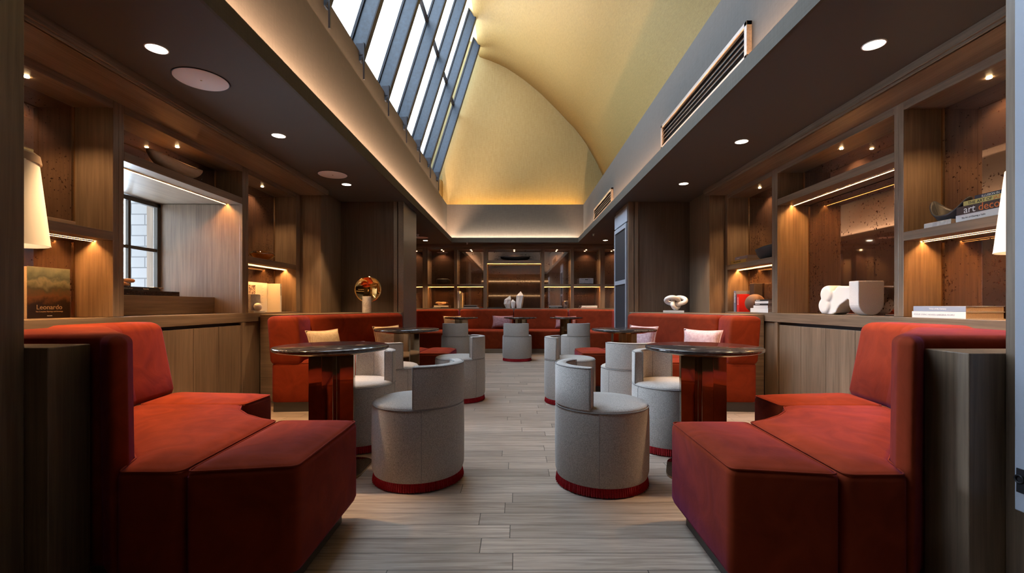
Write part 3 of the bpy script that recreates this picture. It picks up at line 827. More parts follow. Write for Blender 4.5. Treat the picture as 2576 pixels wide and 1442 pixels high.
def sofa(s, seats, backs, plinth, label, us=1.0, dv=0.0):
    M = lambda P: [(s * u * us, v + dv) for u, v in P]
    allp = [p for q in seats for p in M(q)]
    cx = sum(p[0] for p in allp) / len(allp); cy = sum(p[1] for p in allp) / len(allp)
    t = empty('corner_sofa', (cx, cy, 0), label, 'sofa', 'rust velvet corner sofas')
    for q in seats:
        P = M(q)
        o = padded(MB(), P, 0.085, 0.462, 0.035, 0.032, 0.014).build('seat', VELVET, t, smooth=True)
        seam_loop(P, 0.445, 0.035, 0.032).build('piping', VELVET, o, smooth=True) if False else None
        sl = seam_loop(P, 0.4535, 0.035, 0.05, 0.003)
        so = sl.build('piping', VELVET, o, smooth=True)
    for q, z0, ln, *er in backs:
        P = M(q)
        padded(MB(), P, z0, 0.895, 0.03, er[0] if er else 0.05, 0.0, lean=(s * ln[0], ln[1])).build('backrest', VELVET, t, smooth=True)
    for q in plinth:
        MB().prism(ccw(M(q)), 0.0, 0.09).build('plinth', PLINTH, t)
    return t

near_seats = [[(.735, 1.535), (1.085, 1.48), (1.117, 2.146), (.745, 2.146)],
              [(1.09, 1.48), (1.30, 1.48), (1.36, 1.62), (1.955, 2.215), (2.06, 2.475), (1.485, 2.475), (1.43, 2.37), (1.337, 2.275), (1.22, 2.19), (1.122, 2.146)],
              [(1.478, 2.48), (2.062, 2.48), (2.12, 2.83), (1.478, 2.765)]]
near_backs = [([(1.365, 1.635), (1.312, 1.55), (1.316, 1.485), (1.395, 1.542), (1.43, 1.576), (2.05, 1.577), (2.14, 2.08), (1.955, 2.215)], 0.085, (0.012, 0.0), 0.03),
              ([(1.96, 2.225), (2.125, 2.11), (2.34, 2.35), (2.36, 2.86), (2.12, 2.84), (2.06, 2.48)], 0.44, (0.075, -0.02))]
near_pl = [[(.79, 1.60), (1.085, 1.54), (1.117, 2.09), (.80, 2.09)], [(1.08, 1.56), (1.30, 1.56), (1.95, 2.25), (2.04, 2.46), (1.53, 2.46), (1.40, 2.3), (1.11, 2.09)], [(1.53, 2.46), (2.04, 2.46), (2.09, 2.76), (1.53, 2.71)]]
sofa(-1, near_seats, near_backs, near_pl, 'rust velvet corner sofa in the left foreground beside the entrance')
sofa(1, near_seats, near_backs, near_pl, 'dark red velvet corner sofa in the right foreground beside the entrance', us=0.965, dv=-0.025)
far_seats = [[(.735, 5.66), (1.085, 5.71), (1.117, 5.085), (.745, 5.085)],
             [(1.09, 5.71), (1.122, 5.085), (1.22, 5.02), (1.337, 4.92), (1.43, 4.80), (1.485, 4.575), (2.025, 4.575), (1.475, 5.72)],
             [(1.478, 4.57), (1.478, 4.285), (2.28, 4.225), (2.22, 4.57)]]
far_backs = [([(2.02, 4.55), (2.20, 4.64), (1.60, 5.87), (1.41, 5.80)], 0.09, (0.03, 0.02)),
             ([(2.00, 4.235), (2.285, 4.215), (2.25, 4.60), (2.19, 4.63), (2.02, 4.54)], 0.44, (0.035, 0.0))]
far_pl = [[(.79, 5.62), (1.085, 5.64), (1.11, 5.13), (.80, 5.13)], [(1.08, 5.64), (1.11, 5.13), (1.40, 4.93), (1.53, 4.59), (2.0, 4.59), (1.50, 5.64)], [(1.53, 4.59), (1.53, 4.30), (2.26, 4.24), (2.2, 4.59)]]
sofa(-1, far_seats, far_backs, far_pl, 'rust velvet corner sofa against the left pier, below the gold disc sculpture')
sofa(1, far_seats, far_backs, far_pl, 'dark red velvet corner sofa against the right pier, below the white knot sculpture', us=0.985)
# long sofa on the far wall
t = empty('long_sofa', (0, 9.7, 0), 'long dark red velvet sofa running across the far wall', 'sofa')
cs = [[(-1.30, 9.40), (-0.05, 9.40), (-0.05, 10.02), (-1.30, 10.02)], [(-0.045, 9.40), (1.22, 9.40), (1.22, 10.02), (-0.045, 10.02)],
      [(-2.30, 8.80), (-1.43, 8.80), (-1.31, 9.39), (-1.31, 10.0), (-1.95, 9.5), (-2.1, 9.3)], [(2.26, 8.80), (1.40, 8.80), (1.23, 9.39), (1.23, 10.0), (1.90, 9.5), (2.05, 9.3)]]
for q in cs:
    padded(MB(), q, 0.085, 0.462, 0.03, 0.03, 0.012).build('seat', VELVET, t, smooth=True)
for q, ln in (([(-1.24, 10.02), (-0.055, 10.02), (-0.055, 10.27), (-1.24, 10.27)], (0, 0.06)), ([(-0.045, 10.02), (1.15, 10.02), (1.15, 10.27), (-0.045, 10.27)], (0, 0.06)),
              ([(-1.25, 10.02), (-1.25, 10.27), (-1.45, 10.33), (-2.28, 9.75), (-2.36, 8.8), (-2.12, 8.8), (-2.04, 9.46)], (-0.03, 0.03)),
              ([(1.16, 10.02), (1.16, 10.27), (1.36, 10.33), (2.22, 9.75), (2.30, 8.8), (2.06, 8.8), (1.98, 9.46)], (0.03, 0.03))):
    padded(MB(), q, 0.44, 0.897, 0.025, 0.04, 0.0, lean=ln).build('backrest', VELVET, t, smooth=True)
MB().box(-1.3, 1.22, 9.405, 9.9, 0, 0.088).build('plinth', WX, t, bevel=0.002)
MB().prism(ccw([(-2.2, 8.85), (-1.47, 8.85), (-1.3, 9.41), (-1.3, 9.9), (-2.0, 9.4)]), 0, 0.088).build('plinth', PLINTH, t)
MB().prism(ccw([(2.2, 8.85), (1.44, 8.85), (1.22, 9.41), (1.22, 9.9), (1.95, 9.4)]), 0, 0.088).build('plinth', PLINTH, t)

# ledges filling the corners behind the sofas
tag(MB().prism(ccw([(-2.09, 1.565), (-2.62, 1.565), (-2.62, 2.32), (-2.43, 2.32), (-2.19, 2.09), (-2.12, 1.9)]), 0, 0.83).build('corner_ledge', WX, bevel=0.003), 'oak corner ledge behind the left foreground sofa, under the lamp', 'ledge')
tag(MB().prism(ccw([(2.03, 1.545), (2.54, 1.545), (2.54, 2.28), (2.34, 2.28), (2.11, 2.04), (2.05, 1.9)]), 0, 0.83).build('corner_ledge', WX, bevel=0.003), 'oak corner ledge behind the right foreground sofa, under the lamp', 'ledge')
tag(MB().prism(ccw([(-2.32, 4.66), (-2.62, 4.66), (-2.62, 5.55), (-2.375, 5.55), (-2.375, 6.17), (-1.535, 6.17), (-1.535, 6.05), (-1.66, 5.93), (-2.27, 4.70)]), 0, 0.90).build('corner_ledge', WX, bevel=0.003), 'oak corner ledge carrying the gold disc behind the left pier sofa', 'ledge')
tag(MB().prism(ccw([(2.29, 4.66), (2.54, 4.66), (2.54, 5.55), (2.355, 5.55), (2.355, 6.17), (1.535, 6.17), (1.535, 6.05), (1.64, 5.93), (2.24, 4.70)]), 0, 0.90).build('corner_ledge', WX, bevel=0.003), 'oak corner ledge carrying the white knot behind the right pier sofa', 'ledge')

# ------------------------------------------------------------------ stools
def make_stool(label):
    t = empty('pouf_stool', (0, 0, 0), label, 'stool', 'round grey wool pouf stools')
    R = 0.262
    b = MB(); prof_ = [(0.001, 0.045), (0.235, 0.045), (0.252, 0.052), (0.262, 0.085), (R + 0.002, 0.25), (R, 0.42), (0.257, 0.440), (0.001, 0.440)]
    b.lathe(prof_, seg=72); b.build('body', WOOL, t, local=True, angle=50)
    MB().lathe([(0.001, 0.436), (0.256, 0.437), (0.258, 0.443), (0.252, 0.452), (0.235, 0.459), (0.18, 0.465), (0.10, 0.468), (0.001, 0.469)], seg=72).build('seat', WOOL, t, local=True, angle=70)
    MB().tube([(0.259 * cos(2 * PI * k / 72), 0.259 * sin(2 * PI * k / 72), 0.4395) for k in range(72)], 0.0032, 6, closed=True).build('piping', WOOLSEAM, t, local=True, smooth=True)
    for a in (70, 190, 310):
        MB().tube([(r * cos(rad(a)), r * sin(rad(a)), z) for r, z in ((0.2526, 0.052), (0.2628, 0.088), (0.2645, 0.25), (0.2625, 0.42), (0.2585, 0.438))], 0.0016, 6).build('side_seam', WOOLSEAM, t, local=True, smooth=True)
    # curved back, spanning -60..60 degrees
    k = 26; rings = []
    sect = []
    r0, r1, z0, z1, e = 0.198, 0.262, 0.445, 0.673, 0.016
    sect = [(r1, z0), (r1, z1 - e), (r1 - e * 0.3, z1 - e * 0.3), (r1 - e, z1), (r0 + e, z1), (r0 + e * 0.3, z1 - e * 0.3), (r0, z1 - e), (r0, z0)]
    for i in range(k + 1):
        a = rad(-60 + 120 * i / k)
        rings.append([(r * cos(a), r * sin(a), z) for r, z in sect])
    bk = MB().loft(rings).build('backrest', WOOL, t, local=True, bevel=0.008, seg=3, angle=50)
    pp = MB()
    for rr in (r1 - 0.003, r0 + 0.003):
        pp.tube([(rr * cos(rad(-60 + 120 * i / k)), rr * sin(rad(-60 + 120 * i / k)), z1 - 0.005) for i in range(k + 1)], 0.003, 6)
    for sgn in (-60, 60):
        a = rad(sgn)
        for rr in (r1 - 0.003, r0 + 0.003):
            pp.tube([(rr * cos(a), rr * sin(a), z0 + 0.005), (rr * cos(a), rr * sin(a), z1 - 0.006)], 0.0028, 6)
    pp.build('piping', WOOLSEAM, bk, local=True, smooth=True)
    for a in (-18, 22): MB().tube([(0.197 * cos(rad(a)), 0.197 * sin(rad(a)), z0 + 0.01), (0.197 * cos(rad(a)), 0.197 * sin(rad(a)), z1 - 0.01)], 0.0015, 6).build('back_seam', WOOLSEAM, bk, local=True, smooth=True)
    seg = 240; rg = []
    for z, rr, am in ((0.062, 0.236, 0.0), (0.056, 0.250, 0.0015), (0.03, 0.254, 0.003), (0.003, 0.256, 0.0045)):
        rg.append([((rr + am * (1 if q % 2 else -1) + am * 0.5 * sin(q * 1.7)) * cos(2 * PI * q / seg), (rr + am * (1 if q % 2 else -1)) * sin(2 * PI * q / seg), z + (0.004 * abs(sin(q * 2.3)) if z < 0.01 else 0)) for q in range(seg)])
    MB().loft(rg, cap0=False, cap1=False).build('fringe', FRINGE, t, local=True)
    MB().lathe([(0.001, 0.0), (0.20, 0.0), (0.20, 0.048), (0.001, 0.048)], seg=40).build('base', BLACKFOOT, t, local=True)
    return t
STOOLS = [(-0.567, 2.655, -25, 'grey pouf stool with red fringe, nearest the entrance on the left of the aisle'),
          (0.486, 2.59, 187, 'grey pouf stool with red fringe, nearest the entrance on the right of the aisle'),
          (-1.135, 3.27, 52, 'grey pouf stool tucked behind the nearest left table'),
          (-1.15, 4.13, -108, 'grey pouf stool on the left whose back faces the entrance, before the second left table'),
          (-0.59, 4.82, 5, 'grey pouf stool on the left side of the aisle beside the second left table'),
          (0.556, 4.70, 172, 'grey pouf stool on the right side of the aisle beside the second right table'),
          (1.03, 4.10, -98, 'grey pouf stool on the right whose back faces the entrance, before the second right table'),
          (1.09, 3.22, 128, 'grey pouf stool tucked behind the nearest right table'),
          (0.02, 8.20, -98, 'grey pouf stool standing alone in the middle at the end of the aisle'),
          (-1.08, 8.20, -88, 'grey pouf stool before the far left table, facing the long sofa'),
          (1.07, 8.20, -70, 'grey pouf stool before the far right table, facing the long sofa')]
st0 = None
for x, y, a, lb in STOOLS:
    if st0 is None:
        st0 = make_stool(lb); st0.location = (x, y, 0); st0.rotation_euler[2] = rad(a)
    else: copy_thing(st0, (x, y, 0), rad(a), lb)

# ------------------------------------------------------------------ tables
def make_table(label):
    t = empty('cafe_table', (0, 0, 0), label, 'table', 'round marble cafe tables')
    MB().lathe([(0.001, 0.728), (0.318, 0.728), (0.328, 0.733), (0.331, 0.741), (0.329, 0.749), (0.324, 0.753), (0.001, 0.753)], seg=96).build('table_top', TABLETOP, t, local=True, angle=50)
    MB().lathe([(0.001, 0.712), (0.225, 0.712), (0.25, 0.728), (0.001, 0.728)], seg=72).build('mounting_plate', BRASS, t, local=True, angle=40)
    A_, B_ = 0.128, 0.031
    P = [(A_, -B_), (A_, B_), (B_, B_), (B_, A_), (-B_, A_), (-B_, B_), (-A_, B_), (-A_, -B_), (-B_, -B_), (-B_, -A_), (B_, -A_), (B_, -B_)]
    ca, sa = cos(rad(10)), sin(rad(10))
    MB().prism([(x * ca - y * sa, x * sa + y * ca) for x, y in P], 0.010, 0.713).build('column', BRONZE, t, local=True, bevel=0.002)
    pts = rounded([(-0.205, -0.205), (0.205, -0.205), (0.205, 0.205), (-0.205, 0.205)], 0.12, 8)
    MB().prism(pts, 0.0, 0.011).build('base_plate', BRONZE, t, local=True, bevel=0.002)
    return t
TABLES = [(-1.112, 2.755, 0, 'round dark marble table on a bronze column, nearest on the left'),
          (1.115, 2.72, -20, 'round dark marble table on a bronze column, nearest on the right'),
          (-1.13, 4.72, 0, 'round dark marble table on a bronze column, second on the left before the pier sofa'),
          (1.12, 4.72, 0, 'round dark marble table on a bronze column, second on the right before the pier sofa'),
          (-1.085, 9.05, 0, 'small-looking round marble table at the far left, in front of the long sofa'),
          (0.09, 9.05, 15, 'small-looking round marble table in the middle, in front of the long sofa'),
          (1.0, 9.05, 40, 'small-looking round marble table at the far right, in front of the long sofa')]
tb0 = None
for x, y, a, lb in TABLES:
    if tb0 is None:
        tb0 = make_table(lb); tb0.location = (x, y, 0); tb0.rotation_euler[2] = rad(a)
    else: copy_thing(tb0, (x, y, 0), rad(a), lb)

# ------------------------------------------------------------------ cushions
def cushion(loc, rz, tilt, w_, h_, mat, pmat, label):
    t = empty('throw_cushion', loc, label, 'cushion', 'throw cushions on the velvet sofas', rz=rz, rx=tilt)
    n = 14; front, back = [], []
    for sgn, dst in ((-1, front), (1, back)):
        for j in range(n + 1):
            row = []
            for i in range(n + 1):
                u, v = -1 + 2 * i / n, -1 + 2 * j / n
                pinch = 1 - 0.10 * (1 - u * u) * (v * v) - 0.0
                pinch2 = 1 - 0.10 * (1 - v * v) * (u * u)
                th = 0.062 * ((1 - u ** 4) * (1 - v ** 4)) ** 0.6
                if v > 0.2: th *= 1 - 0.25 * (1 - abs(u)) * (v - 0.2)
                row.append((u * w_ / 2 * pinch2, sgn * th, h_ / 2 + v * h_ / 2 * pinch))
            dst.append(row)
    mb = MB().sheet(front); mb.sheet(back)
    bmesh.ops.remove_doubles(mb.bm, verts=mb.bm.verts, dist=0.0005)
    mb.build('cover', mat, t, local=True, smooth=True)
    edge = front[0] + [r[-1] for r in front[1:]] + front[-1][::-1][1:] + [r[0] for r in front[::-1]][1:-1]
    MB().tube([(x, 0, z) for x, y, z in edge], 0.005, 6, closed=True).build('piping', pmat, t, local=True, smooth=True)
    return t
CUA = weave_mat('straw_woven_cushion', (0.50, 0.34, 0.20), (0.74, 0.58, 0.40)); CUAP = plain('straw_cushion_piping', (0.60, 0.40, 0.25), 0.9)
CUB = weave_mat('rose_woven_cushion', (0.44, 0.24, 0.26), (0.74, 0.56, 0.58)); CUBP = plain('rose_cushion_piping', (0.72, 0.48, 0.44), 0.9)
CUC = weave_mat('plum_woven_cushion', (0.20, 0.08, 0.085), (0.46, 0.26, 0.28)); CUCP = plain('plum_cushion_piping', (0.30, 0.10, 0.09), 0.9)
cushion((-1.845, 4.46, 0.492), rad(66), rad(-16), 0.40, 0.27, CUA, CUAP, 'straw-coloured cushion at the left end of the left pier sofa')
cushion((-1.46, 5.28, 0.492), rad(62), rad(-14), 0.42, 0.27, CUA, CUAP, 'straw-coloured cushion in the middle of the left pier sofa, behind the second table')
cushion((1.43, 5.26, 0.492), rad(-60), rad(-14), 0.44, 0.27, CUB, CUBP, 'rose cushion in the middle of the right pier sofa, behind the second table')
cushion((1.80, 4.46, 0.492), rad(-50), rad(-14), 0.40, 0.27, CUB, CUBP, 'pale rose cushion at the right end of the right pier sofa')
cushion((-1.36, 9.80, 0.492), rad(25), rad(-12), 0.40, 0.27, CUA, CUAP, 'straw-coloured cushion at the left end of the long sofa')
cushion((-0.30, 9.90, 0.492), rad(-8), rad(-16), 0.46, 0.28, CUC, CUCP, 'dusky pink cushion in the middle of the long sofa')
cushion((1.08, 9.88, 0.492), rad(-6), rad(-16), 0.46, 0.27, CUC, CUCP, 'dusky pink cushion at the right of the long sofa, behind the far right table')

# ------------------------------------------------------------------ books
TXW = plain('white_ink', (0.85, 0.84, 0.82), 0.6); TXK = plain('black_ink', (0.02, 0.02, 0.02), 0.6); TXO = plain('orange_ink', (0.75, 0.18, 0.03), 0.6); TXG = plain('grey_ink', (0.40, 0.40, 0.46), 0.6); TXT = plain('tan_ink', (0.42, 0.30, 0.18), 0.5)
def book(loc, rz, w_, d, th, mat, label, group=None, txt=(), standing=False):
    """lying book: spine along local x on the -y side; standing: spine upright, spine faces -y and the cover faces -x / +x"""
    t = empty('book', loc, label, 'book', group, rz=rz)
    c = MB()
    e = 0.0025
    if not standing:
        c.box(-w_ / 2, w_ / 2, -d / 2, d / 2, 0, e).box(-w_ / 2, w_ / 2, -d / 2, d / 2, th - e, th).box(-w_ / 2, w_ / 2, -d / 2, -d / 2 + e, e, th - e)
        pg = MB().box(-w_ / 2 + 0.004, w_ / 2 - 0.004, -d / 2 + e, d / 2 - 0.004, e, th - e)
    else:
        c.box(-th / 2, -th / 2 + e, -d / 2, d / 2, 0, w_).box(th / 2 - e, th / 2, -d / 2, d / 2, 0, w_).box(-th / 2 + e, th / 2 - e, -d / 2, -d / 2 + e, 0, w_)
        pg = MB().box(-th / 2 + e, th / 2 - e, -d / 2 + e, d / 2 - 0.004, 0.004, w_ - 0.004)
    c.build('cover', mat, t, local=True, bevel=0.0008)
    pg.build('pages', PAGES, t, local=True)
    for body, size, m, x, al in txt:
        if not standing: text(body, size, m, t, (x, -d / 2 - 0.0006, th / 2), (PI / 2, 0, 0), align=al)
        else: text(body, size, m, t, (0, -d / 2 - 0.0006, x), (PI / 2, PI / 2, 0), align=al)
    return t
RL, RR = PI / 2, -PI / 2
# left near niche: upright art book, cover to the aisle
t = empty('book', (-2.872, 2.78, 0.9185), 'upright art book with a dark pictorial cover in the nearest left niche', 'book')
MB().box(-2.880, -2.852, 2.655, 2.906, 0.9185, 1.225).build('pages', PAGES, t, bevel=0.001)
MB().box(-2.8515, -2.8495, 2.653, 2.908, 0.9185, 1.2265).build('cover', cover_mat(), t, bevel=0.0008)
text('Leonardo', 0.040, TXT, t, (0.0235, 0.0, 0.066), (PI / 2, 0, PI / 2), align='CENTER')
text('The Complete Paintings and Drawings', 0.0105, TXT, t, (0.0235, 0.0, 0.040), (PI / 2, 0, PI / 2), align='CENTER')
text('TASCHEN', 0.007, TXW, t, (0.0235, 0.0, 0.014), (PI / 2, 0, PI / 2), align='CENTER')
tag(MB().box(-2.80, -2.66, 2.52, 2.75, 1.4785, 1.502).build('box', PALEWOOD, bevel=0.002), 'flat pale wooden box lying on the upper shelf of the nearest left niche', 'box')
# left far niche
t = empty('book', (-2.872, 5.02, 0.9185), 'white upright book with a photo on its cover in the left niche beyond the window', 'book')
MB().box(-2.880, -2.856, 4.82, 5.22, 0.9185, 1.245).build('pages', PAGES, t, bevel=0.001)
cv = MB().box(-2.8555, -2.8535, 4.815, 5.222, 0.9185, 1.247).build('cover', BK('white', (0.78, 0.76, 0.73)), t, bevel=0.0008)
MB().box(-2.8534, -2.8528, 4.86, 4.985, 1.09, 1.215).build('photo', marble_mat('printed_photo', (0.10, 0.04, 0.035), (0.62, 0.54, 0.50), rough=0.5, scale=16, coat=0), cv)
ln = MB()
for k in range(13):
    z = 1.215 - k * 0.0155
    ln.box(-2.8534, -2.853, 5.01, 5.01 + random.uniform(0.10, 0.16), z - 0.003, z)
for k in range(8):
    z = 1.065 - k * 0.0155
    ln.box(-2.8534, -2.853, 4.86, 4.86 + random.uniform(0.10, 0.13), z - 0.003, z)
ln.build('printed_text', TXG, cv)
book((-2.80, 5.255, 0.9185), RL, 0.325, 0.17, 0.030, BK('offwhite', (0.74, 0.72, 0.68)), 'white book standing with its spine outward, right of the photo-cover book', txt=(('SAMADA', 0.026, TXK, 0.29, 'LEFT'),), standing=True)
t = empty('bookend', (-2.70, 4.72, 0.9185), 'white marble bookend with a ball in the left niche beyond the window', 'bookend')
MB().box(-2.74, -2.66, 4.62, 4.83, 0.9185, 0.938).build('base', WHITEMARBLE, t, bevel=0.002)
MB().box(-2.74, -2.71, 4.65, 4.83, 0.938, 1.11).build('upright', WHITEMARBLE, t, bevel=0.004)
MB().sphere((-2.672, 4.71, 0.9785), 0.0405).build('ball', WHITE, t, smooth=True)
# amber glass dish
o = MB().lathe([(0.001, 0.0), (0.05, 0.0), (0.10, 0.022), (0.142, 0.055), (0.147, 0.068), (0.140, 0.080), (0.105, 0.098), (0.07, 0.104), (0.068, 0.099), (0.10, 0.092), (0.132, 0.074), (0.138, 0.066), (0.134, 0.058), (0.095, 0.028), (0.05, 0.008), (0.001, 0.008)], -2.745, 4.93, 56, 1.4786).build('glass_dish', AMBER, smooth=True)
o.scale = (0.78, 1, 1)
tag(o, 'amber glass dish on the shelf of the left cabinet beyond the window', 'dish')
# window sill things
tag(MB().box(-3.15, -2.93, 3.12, 3.965, 1.0735, 1.112).build('tray', PEBBLE, bevel=0.002), 'flat black speckled tray on the window sill', 'tray')
book((-3.03, 3.48, 1.1125), RL, 0.56, 0.16, 0.028, BK('black', (0.015, 0.016, 0.018)), 'black book with white lettering lying on the black tray by the window', txt=(('The Architecture of Light', 0.012, TXG, -0.1, 'LEFT'), ('Yesterday', 0.014, TXW, 0.12, 'LEFT')))
def rod(p0, p1, r, label):
    P0, P1 = Vector(p0), Vector(p1); d = P1 - P0
    path = [tuple(P0 + d * f) for f in (0, 0.01, 0.03, 0.3, 0.6, 0.94, 0.98, 1.0)]
    o = MB().tube(path, [r * k for k in (0.5, 0.9, 1, 1.08, 1.05, 1.0, 0.85, 0.4)], 16).build('wooden_rod', TANWOOD, smooth=True)
    tag(o, label, 'rod', 'turned wooden rods on the sill')
rod((-3.02, 3.15, 1.1555), (-2.99, 3.52, 1.1555), 0.014, 'turned wooden rod lying lowest on the black book by the window')
rod((-2.985, 3.11, 1.160), (-2.955, 3.45, 1.158), 0.0165, 'darker turned wooden rod in front of its two companions on the sill')
rod((-3.03, 3.08, 1.184), (-2.985, 3.56, 1.187), 0.0165, 'turned wooden rod lying on top of the other two by the window')
t = empty('brass_ornament', (-3.04, 3.85, 1.1125), 'small brass bracket ornament on the end of the black tray', 'ornament')
MB().box(-3.06, -3.02, 3.80, 3.90, 1.135, 1.148).build('bar', BRASS, t, bevel=0.002)
MB().box(-3.045, -3.035, 3.865, 3.875, 1.1125, 1.135).build('foot', STEEL, t)
MB().box(-3.05, -3.03, 3.795, 3.81, 1.1125, 1.135).build('foot', STEEL, t)
MB().sphere((-3.04, 3.905, 1.142), 0.009).build('knob', STEEL, t, smooth=True)
# carved wooden vessel in the little niche above the window
rows = []
for j in range(25):
    u = -1 + 2 * j / 24; wv = max(0.004, (1 - u * u) ** 0.6)
    rows.append([(-2.76 + 0.075 * wv * cos(a), 3.70 + u * 0.29, 2.040 + 0.03 * u * u + 0.105 + 0.098 * wv * sin(a)) for a in [PI + PI * k / 12 for k in range(13)]])
tag(MB().sheet(rows).build('wooden_vessel', PALEWOOD, smooth=True, solid=0.012), 'long pale carved wooden vessel above the window head', 'vessel')

# ------------------------------------------------------------------ right-hand shelves
t = empty('abstract_sculpture', (2.66, 2.80, 1.4785), 'dark twisted bronze sculpture on a white marble block, upper right shelf', 'sculpture')
MB().box(2.585, 2.735, 2.705, 2.885, 1.4785, 1.512).build('base', WHITEMARBLE, t, bevel=0.003)
rows = []
for j in range(57):
    a = 2 * PI * j / 56
    hz = 0.045 + 0.085 * (0.5 + 0.5 * cos(2 * a)) ** 1.3
    rr = 0.105
    row = []
    for q in range(7):
        f = q / 6
        row.append((2.66 + (0.030 + (rr * 0.62 - 0.030) * f ** 0.7) * sin(a), 2.785 + (0.05 + (rr - 0.05) * f ** 0.7) * cos(a) * 1.12, 1.5125 + 0.004 + hz * f + 0.02 * sin(a + 0.6) * f))
    rows.append(row)
MB().sheet(rows).build('twisted_ribbon', SLATE, t, smooth=True, solid=0.009)
sx = 2.66
book((sx + 0.01, 2.535, 1.4785), RR, 0.25, 0.20, 0.040, BK('white', (0.78, 0.76, 0.73)), 'white book at the bottom of the stack beside the twisted sculpture', 'art books on the upper right shelf', (('The Art of Clearing a Table', 0.012, TXK, -0.09, 'LEFT'),))
book((sx + 0.012, 2.53, 1.5187), RR, 0.255, 0.20, 0.048, BK('brown', (0.055, 0.032, 0.026)), 'dark brown book with big white and orange letters beside the twisted sculpture', 'art books on the upper right shelf', (('art', 0.058, TXW, -0.085, 'LEFT'), ('deco', 0.058, TXO, -0.002, 'LEFT')))
book((sx + 0.022, 2.52, 1.5669), RR, 0.235, 0.18, 0.030, BK('yellow', (0.62, 0.50, 0.16)), 'yellow book third up in the stack beside the twisted sculpture', 'art books on the upper right shelf', (('THE ART OF', 0.024, TXK, -0.09, 'LEFT'), ('JAZZ', 0.024, TXO, 0.05, 'LEFT')))
book((sx + 0.03, 2.49, 1.5971), RR, 0.20, 0.16, 0.024, BK('navy', (0.02, 0.022, 0.045)), 'navy book on top of the stack beside the twisted sculpture', 'art books on the upper right shelf', (('ILLUSION IN', 0.017, TXW, -0.06, 'LEFT'),))
book((2.69, 2.785, 0.9185), RR, 0.355, 0.225, 0.040, BK('white', (0.78, 0.76, 0.73)), 'thick white book under the blue-grey one in the lower right niche', 'pair of books in the lower right niche', (('VOGUE LIVING HOUSES GARDENS PEOPLE', 0.0145, TXG, -0.165, 'LEFT'),))
book((2.69, 2.78, 0.9587), RR, 0.345, 0.225, 0.033, BK('bluegrey', (0.30, 0.34, 0.43)), 'blue-grey book lying on the white one in the lower right niche', 'pair of books in the lower right niche', (('Times of the Century', 0.013, TXW, -0.06, 'LEFT'),))
# bone-like white sculpture and its block
t = empty('abstract_sculpture', (2.68, 3.70, 0.9185), 'white stone sculpture with two round lobes and a U-shaped block before the wide mirror', 'sculpture')
mb = MB()
mb.extr([(3.93, 0.925), (3.80, 0.9185), (3.75, 0.935), (3.71, 0.99), (3.61, 1.047), (3.56, 0.997), (3.55, 0.985), (3.54, 1.138), (3.72, 1.155), (3.76, 1.12), (3.83, 1.09), (3.86, 1.02)], 2.63, 2.75, lambda p, q, f: (f, p, q))
for yy, zz, r in ((3.85, 1.088, 0.075), (3.875, 0.992, 0.0735)):
    mb.tube([(2.612, yy, zz), (2.62, yy, zz), (2.64, yy, zz), (2.74, yy, zz), (2.76, yy, zz), (2.768, yy, zz)], [r * 0.7, r * 0.9, r, r, r * 0.9, r * 0.7], 28)
mb.build('lobed_body', WHITE, t, remesh=0.006)
U = []
X0, X1, zt_, zb_ = 2.588, 2.785, 1.182, 0.9187
U = [(X0, zt_), (X0, 1.02)] + [(2.6865 + 0.0985 * cos(a), 1.017 + 0.0983 * sin(a)) for a in [PI + PI * k / 16 for k in range(1, 16)]] + [(X1, 1.02), (X1, zt_)]
MB().extr(U, 3.44, 3.54, lambda p, q, f: (p, f, q)).build('u_block', STONE, t, bevel=0.006, seg=3)
# far right niche
book((2.688, 5.27, 1.4785), RR, 0.35, 0.23, 0.040, BK('ochre', (0.62, 0.42, 0.10)), 'yellow book under the lilac one on the right shelf beyond the mirror', 'pair of books on the far right shelf', (('TALES UNFOLDED', 0.022, TXK, -0.12, 'LEFT'),))
book((2.69, 5.24, 1.5187), RR, 0.29, 0.20, 0.040, BK('lilac', (0.32, 0.28, 0.32)), 'lilac-grey book lying on the yellow one on the right shelf', 'pair of books on the far right shelf', (('JOURNEY', 0.016, TXW, -0.10, 'LEFT'),))
rows = []
for j in range(33):
    a = 2 * PI * j / 32; row = []
    for q in range(8):
        f = q / 7
        lift = 0.030 * f * cos(a + PI)
        row.append((2.675 + (0.035 + 0.065 * f ** 0.55) * sin(a), 4.83 + (0.05 + 0.125 * f ** 0.55) * cos(a), 1.4845 + 0.115 * f ** 1.3 + max(lift, 0.0)))
    rows.append(row)
mb = MB().sheet(rows); mb.bm.faces.new([v for v in []]) if False else None
mb.lathe([(0.001, 0), (0.040, 0), (0.045, 0.006), (0.001, 0.006)], 2.675, 4.83, 24, 1.4845)
tag(mb.build('bowl', SLATE, smooth=True, solid=0.010), 'graphite ceramic bowl with a swooping rim on the right shelf beyond the mirror', 'bowl')
book((2.692, 5.365, 0.9185), RR, 0.245, 0.225, 0.050, BK('bluecover', (0.16, 0.19, 0.28)), 'blue-black book standing at the far end of the lower right niche', 'upright books in the far right niche', (('AUDIO', 0.036, TXW, 0.22, 'LEFT'),), standing=True)
book((2.695, 5.300, 0.9185), RR, 0.205, 0.22, 0.058, BK('red', (0.55, 0.02, 0.02)), 'red book standing behind the ribbed vase in the lower right niche', 'upright books in the far right niche', (('ICONS', 0.03, TXW, 0.17, 'LEFT'),), standing=True)
prof_ = []
for k in range(61):
    a = -PI / 2 + PI * k / 60
    r = 0.103 * cos(a) + (0.0022 if k % 2 else 0)
    prof_.append((max(r, 0.02 if k > 30 else 0.03), 0.100 + 0.0995 * sin(a)))
prof_[0] = (0.001, 0.004); prof_.append((0.012, 0.190)); prof_.append((0.001, 0.190))
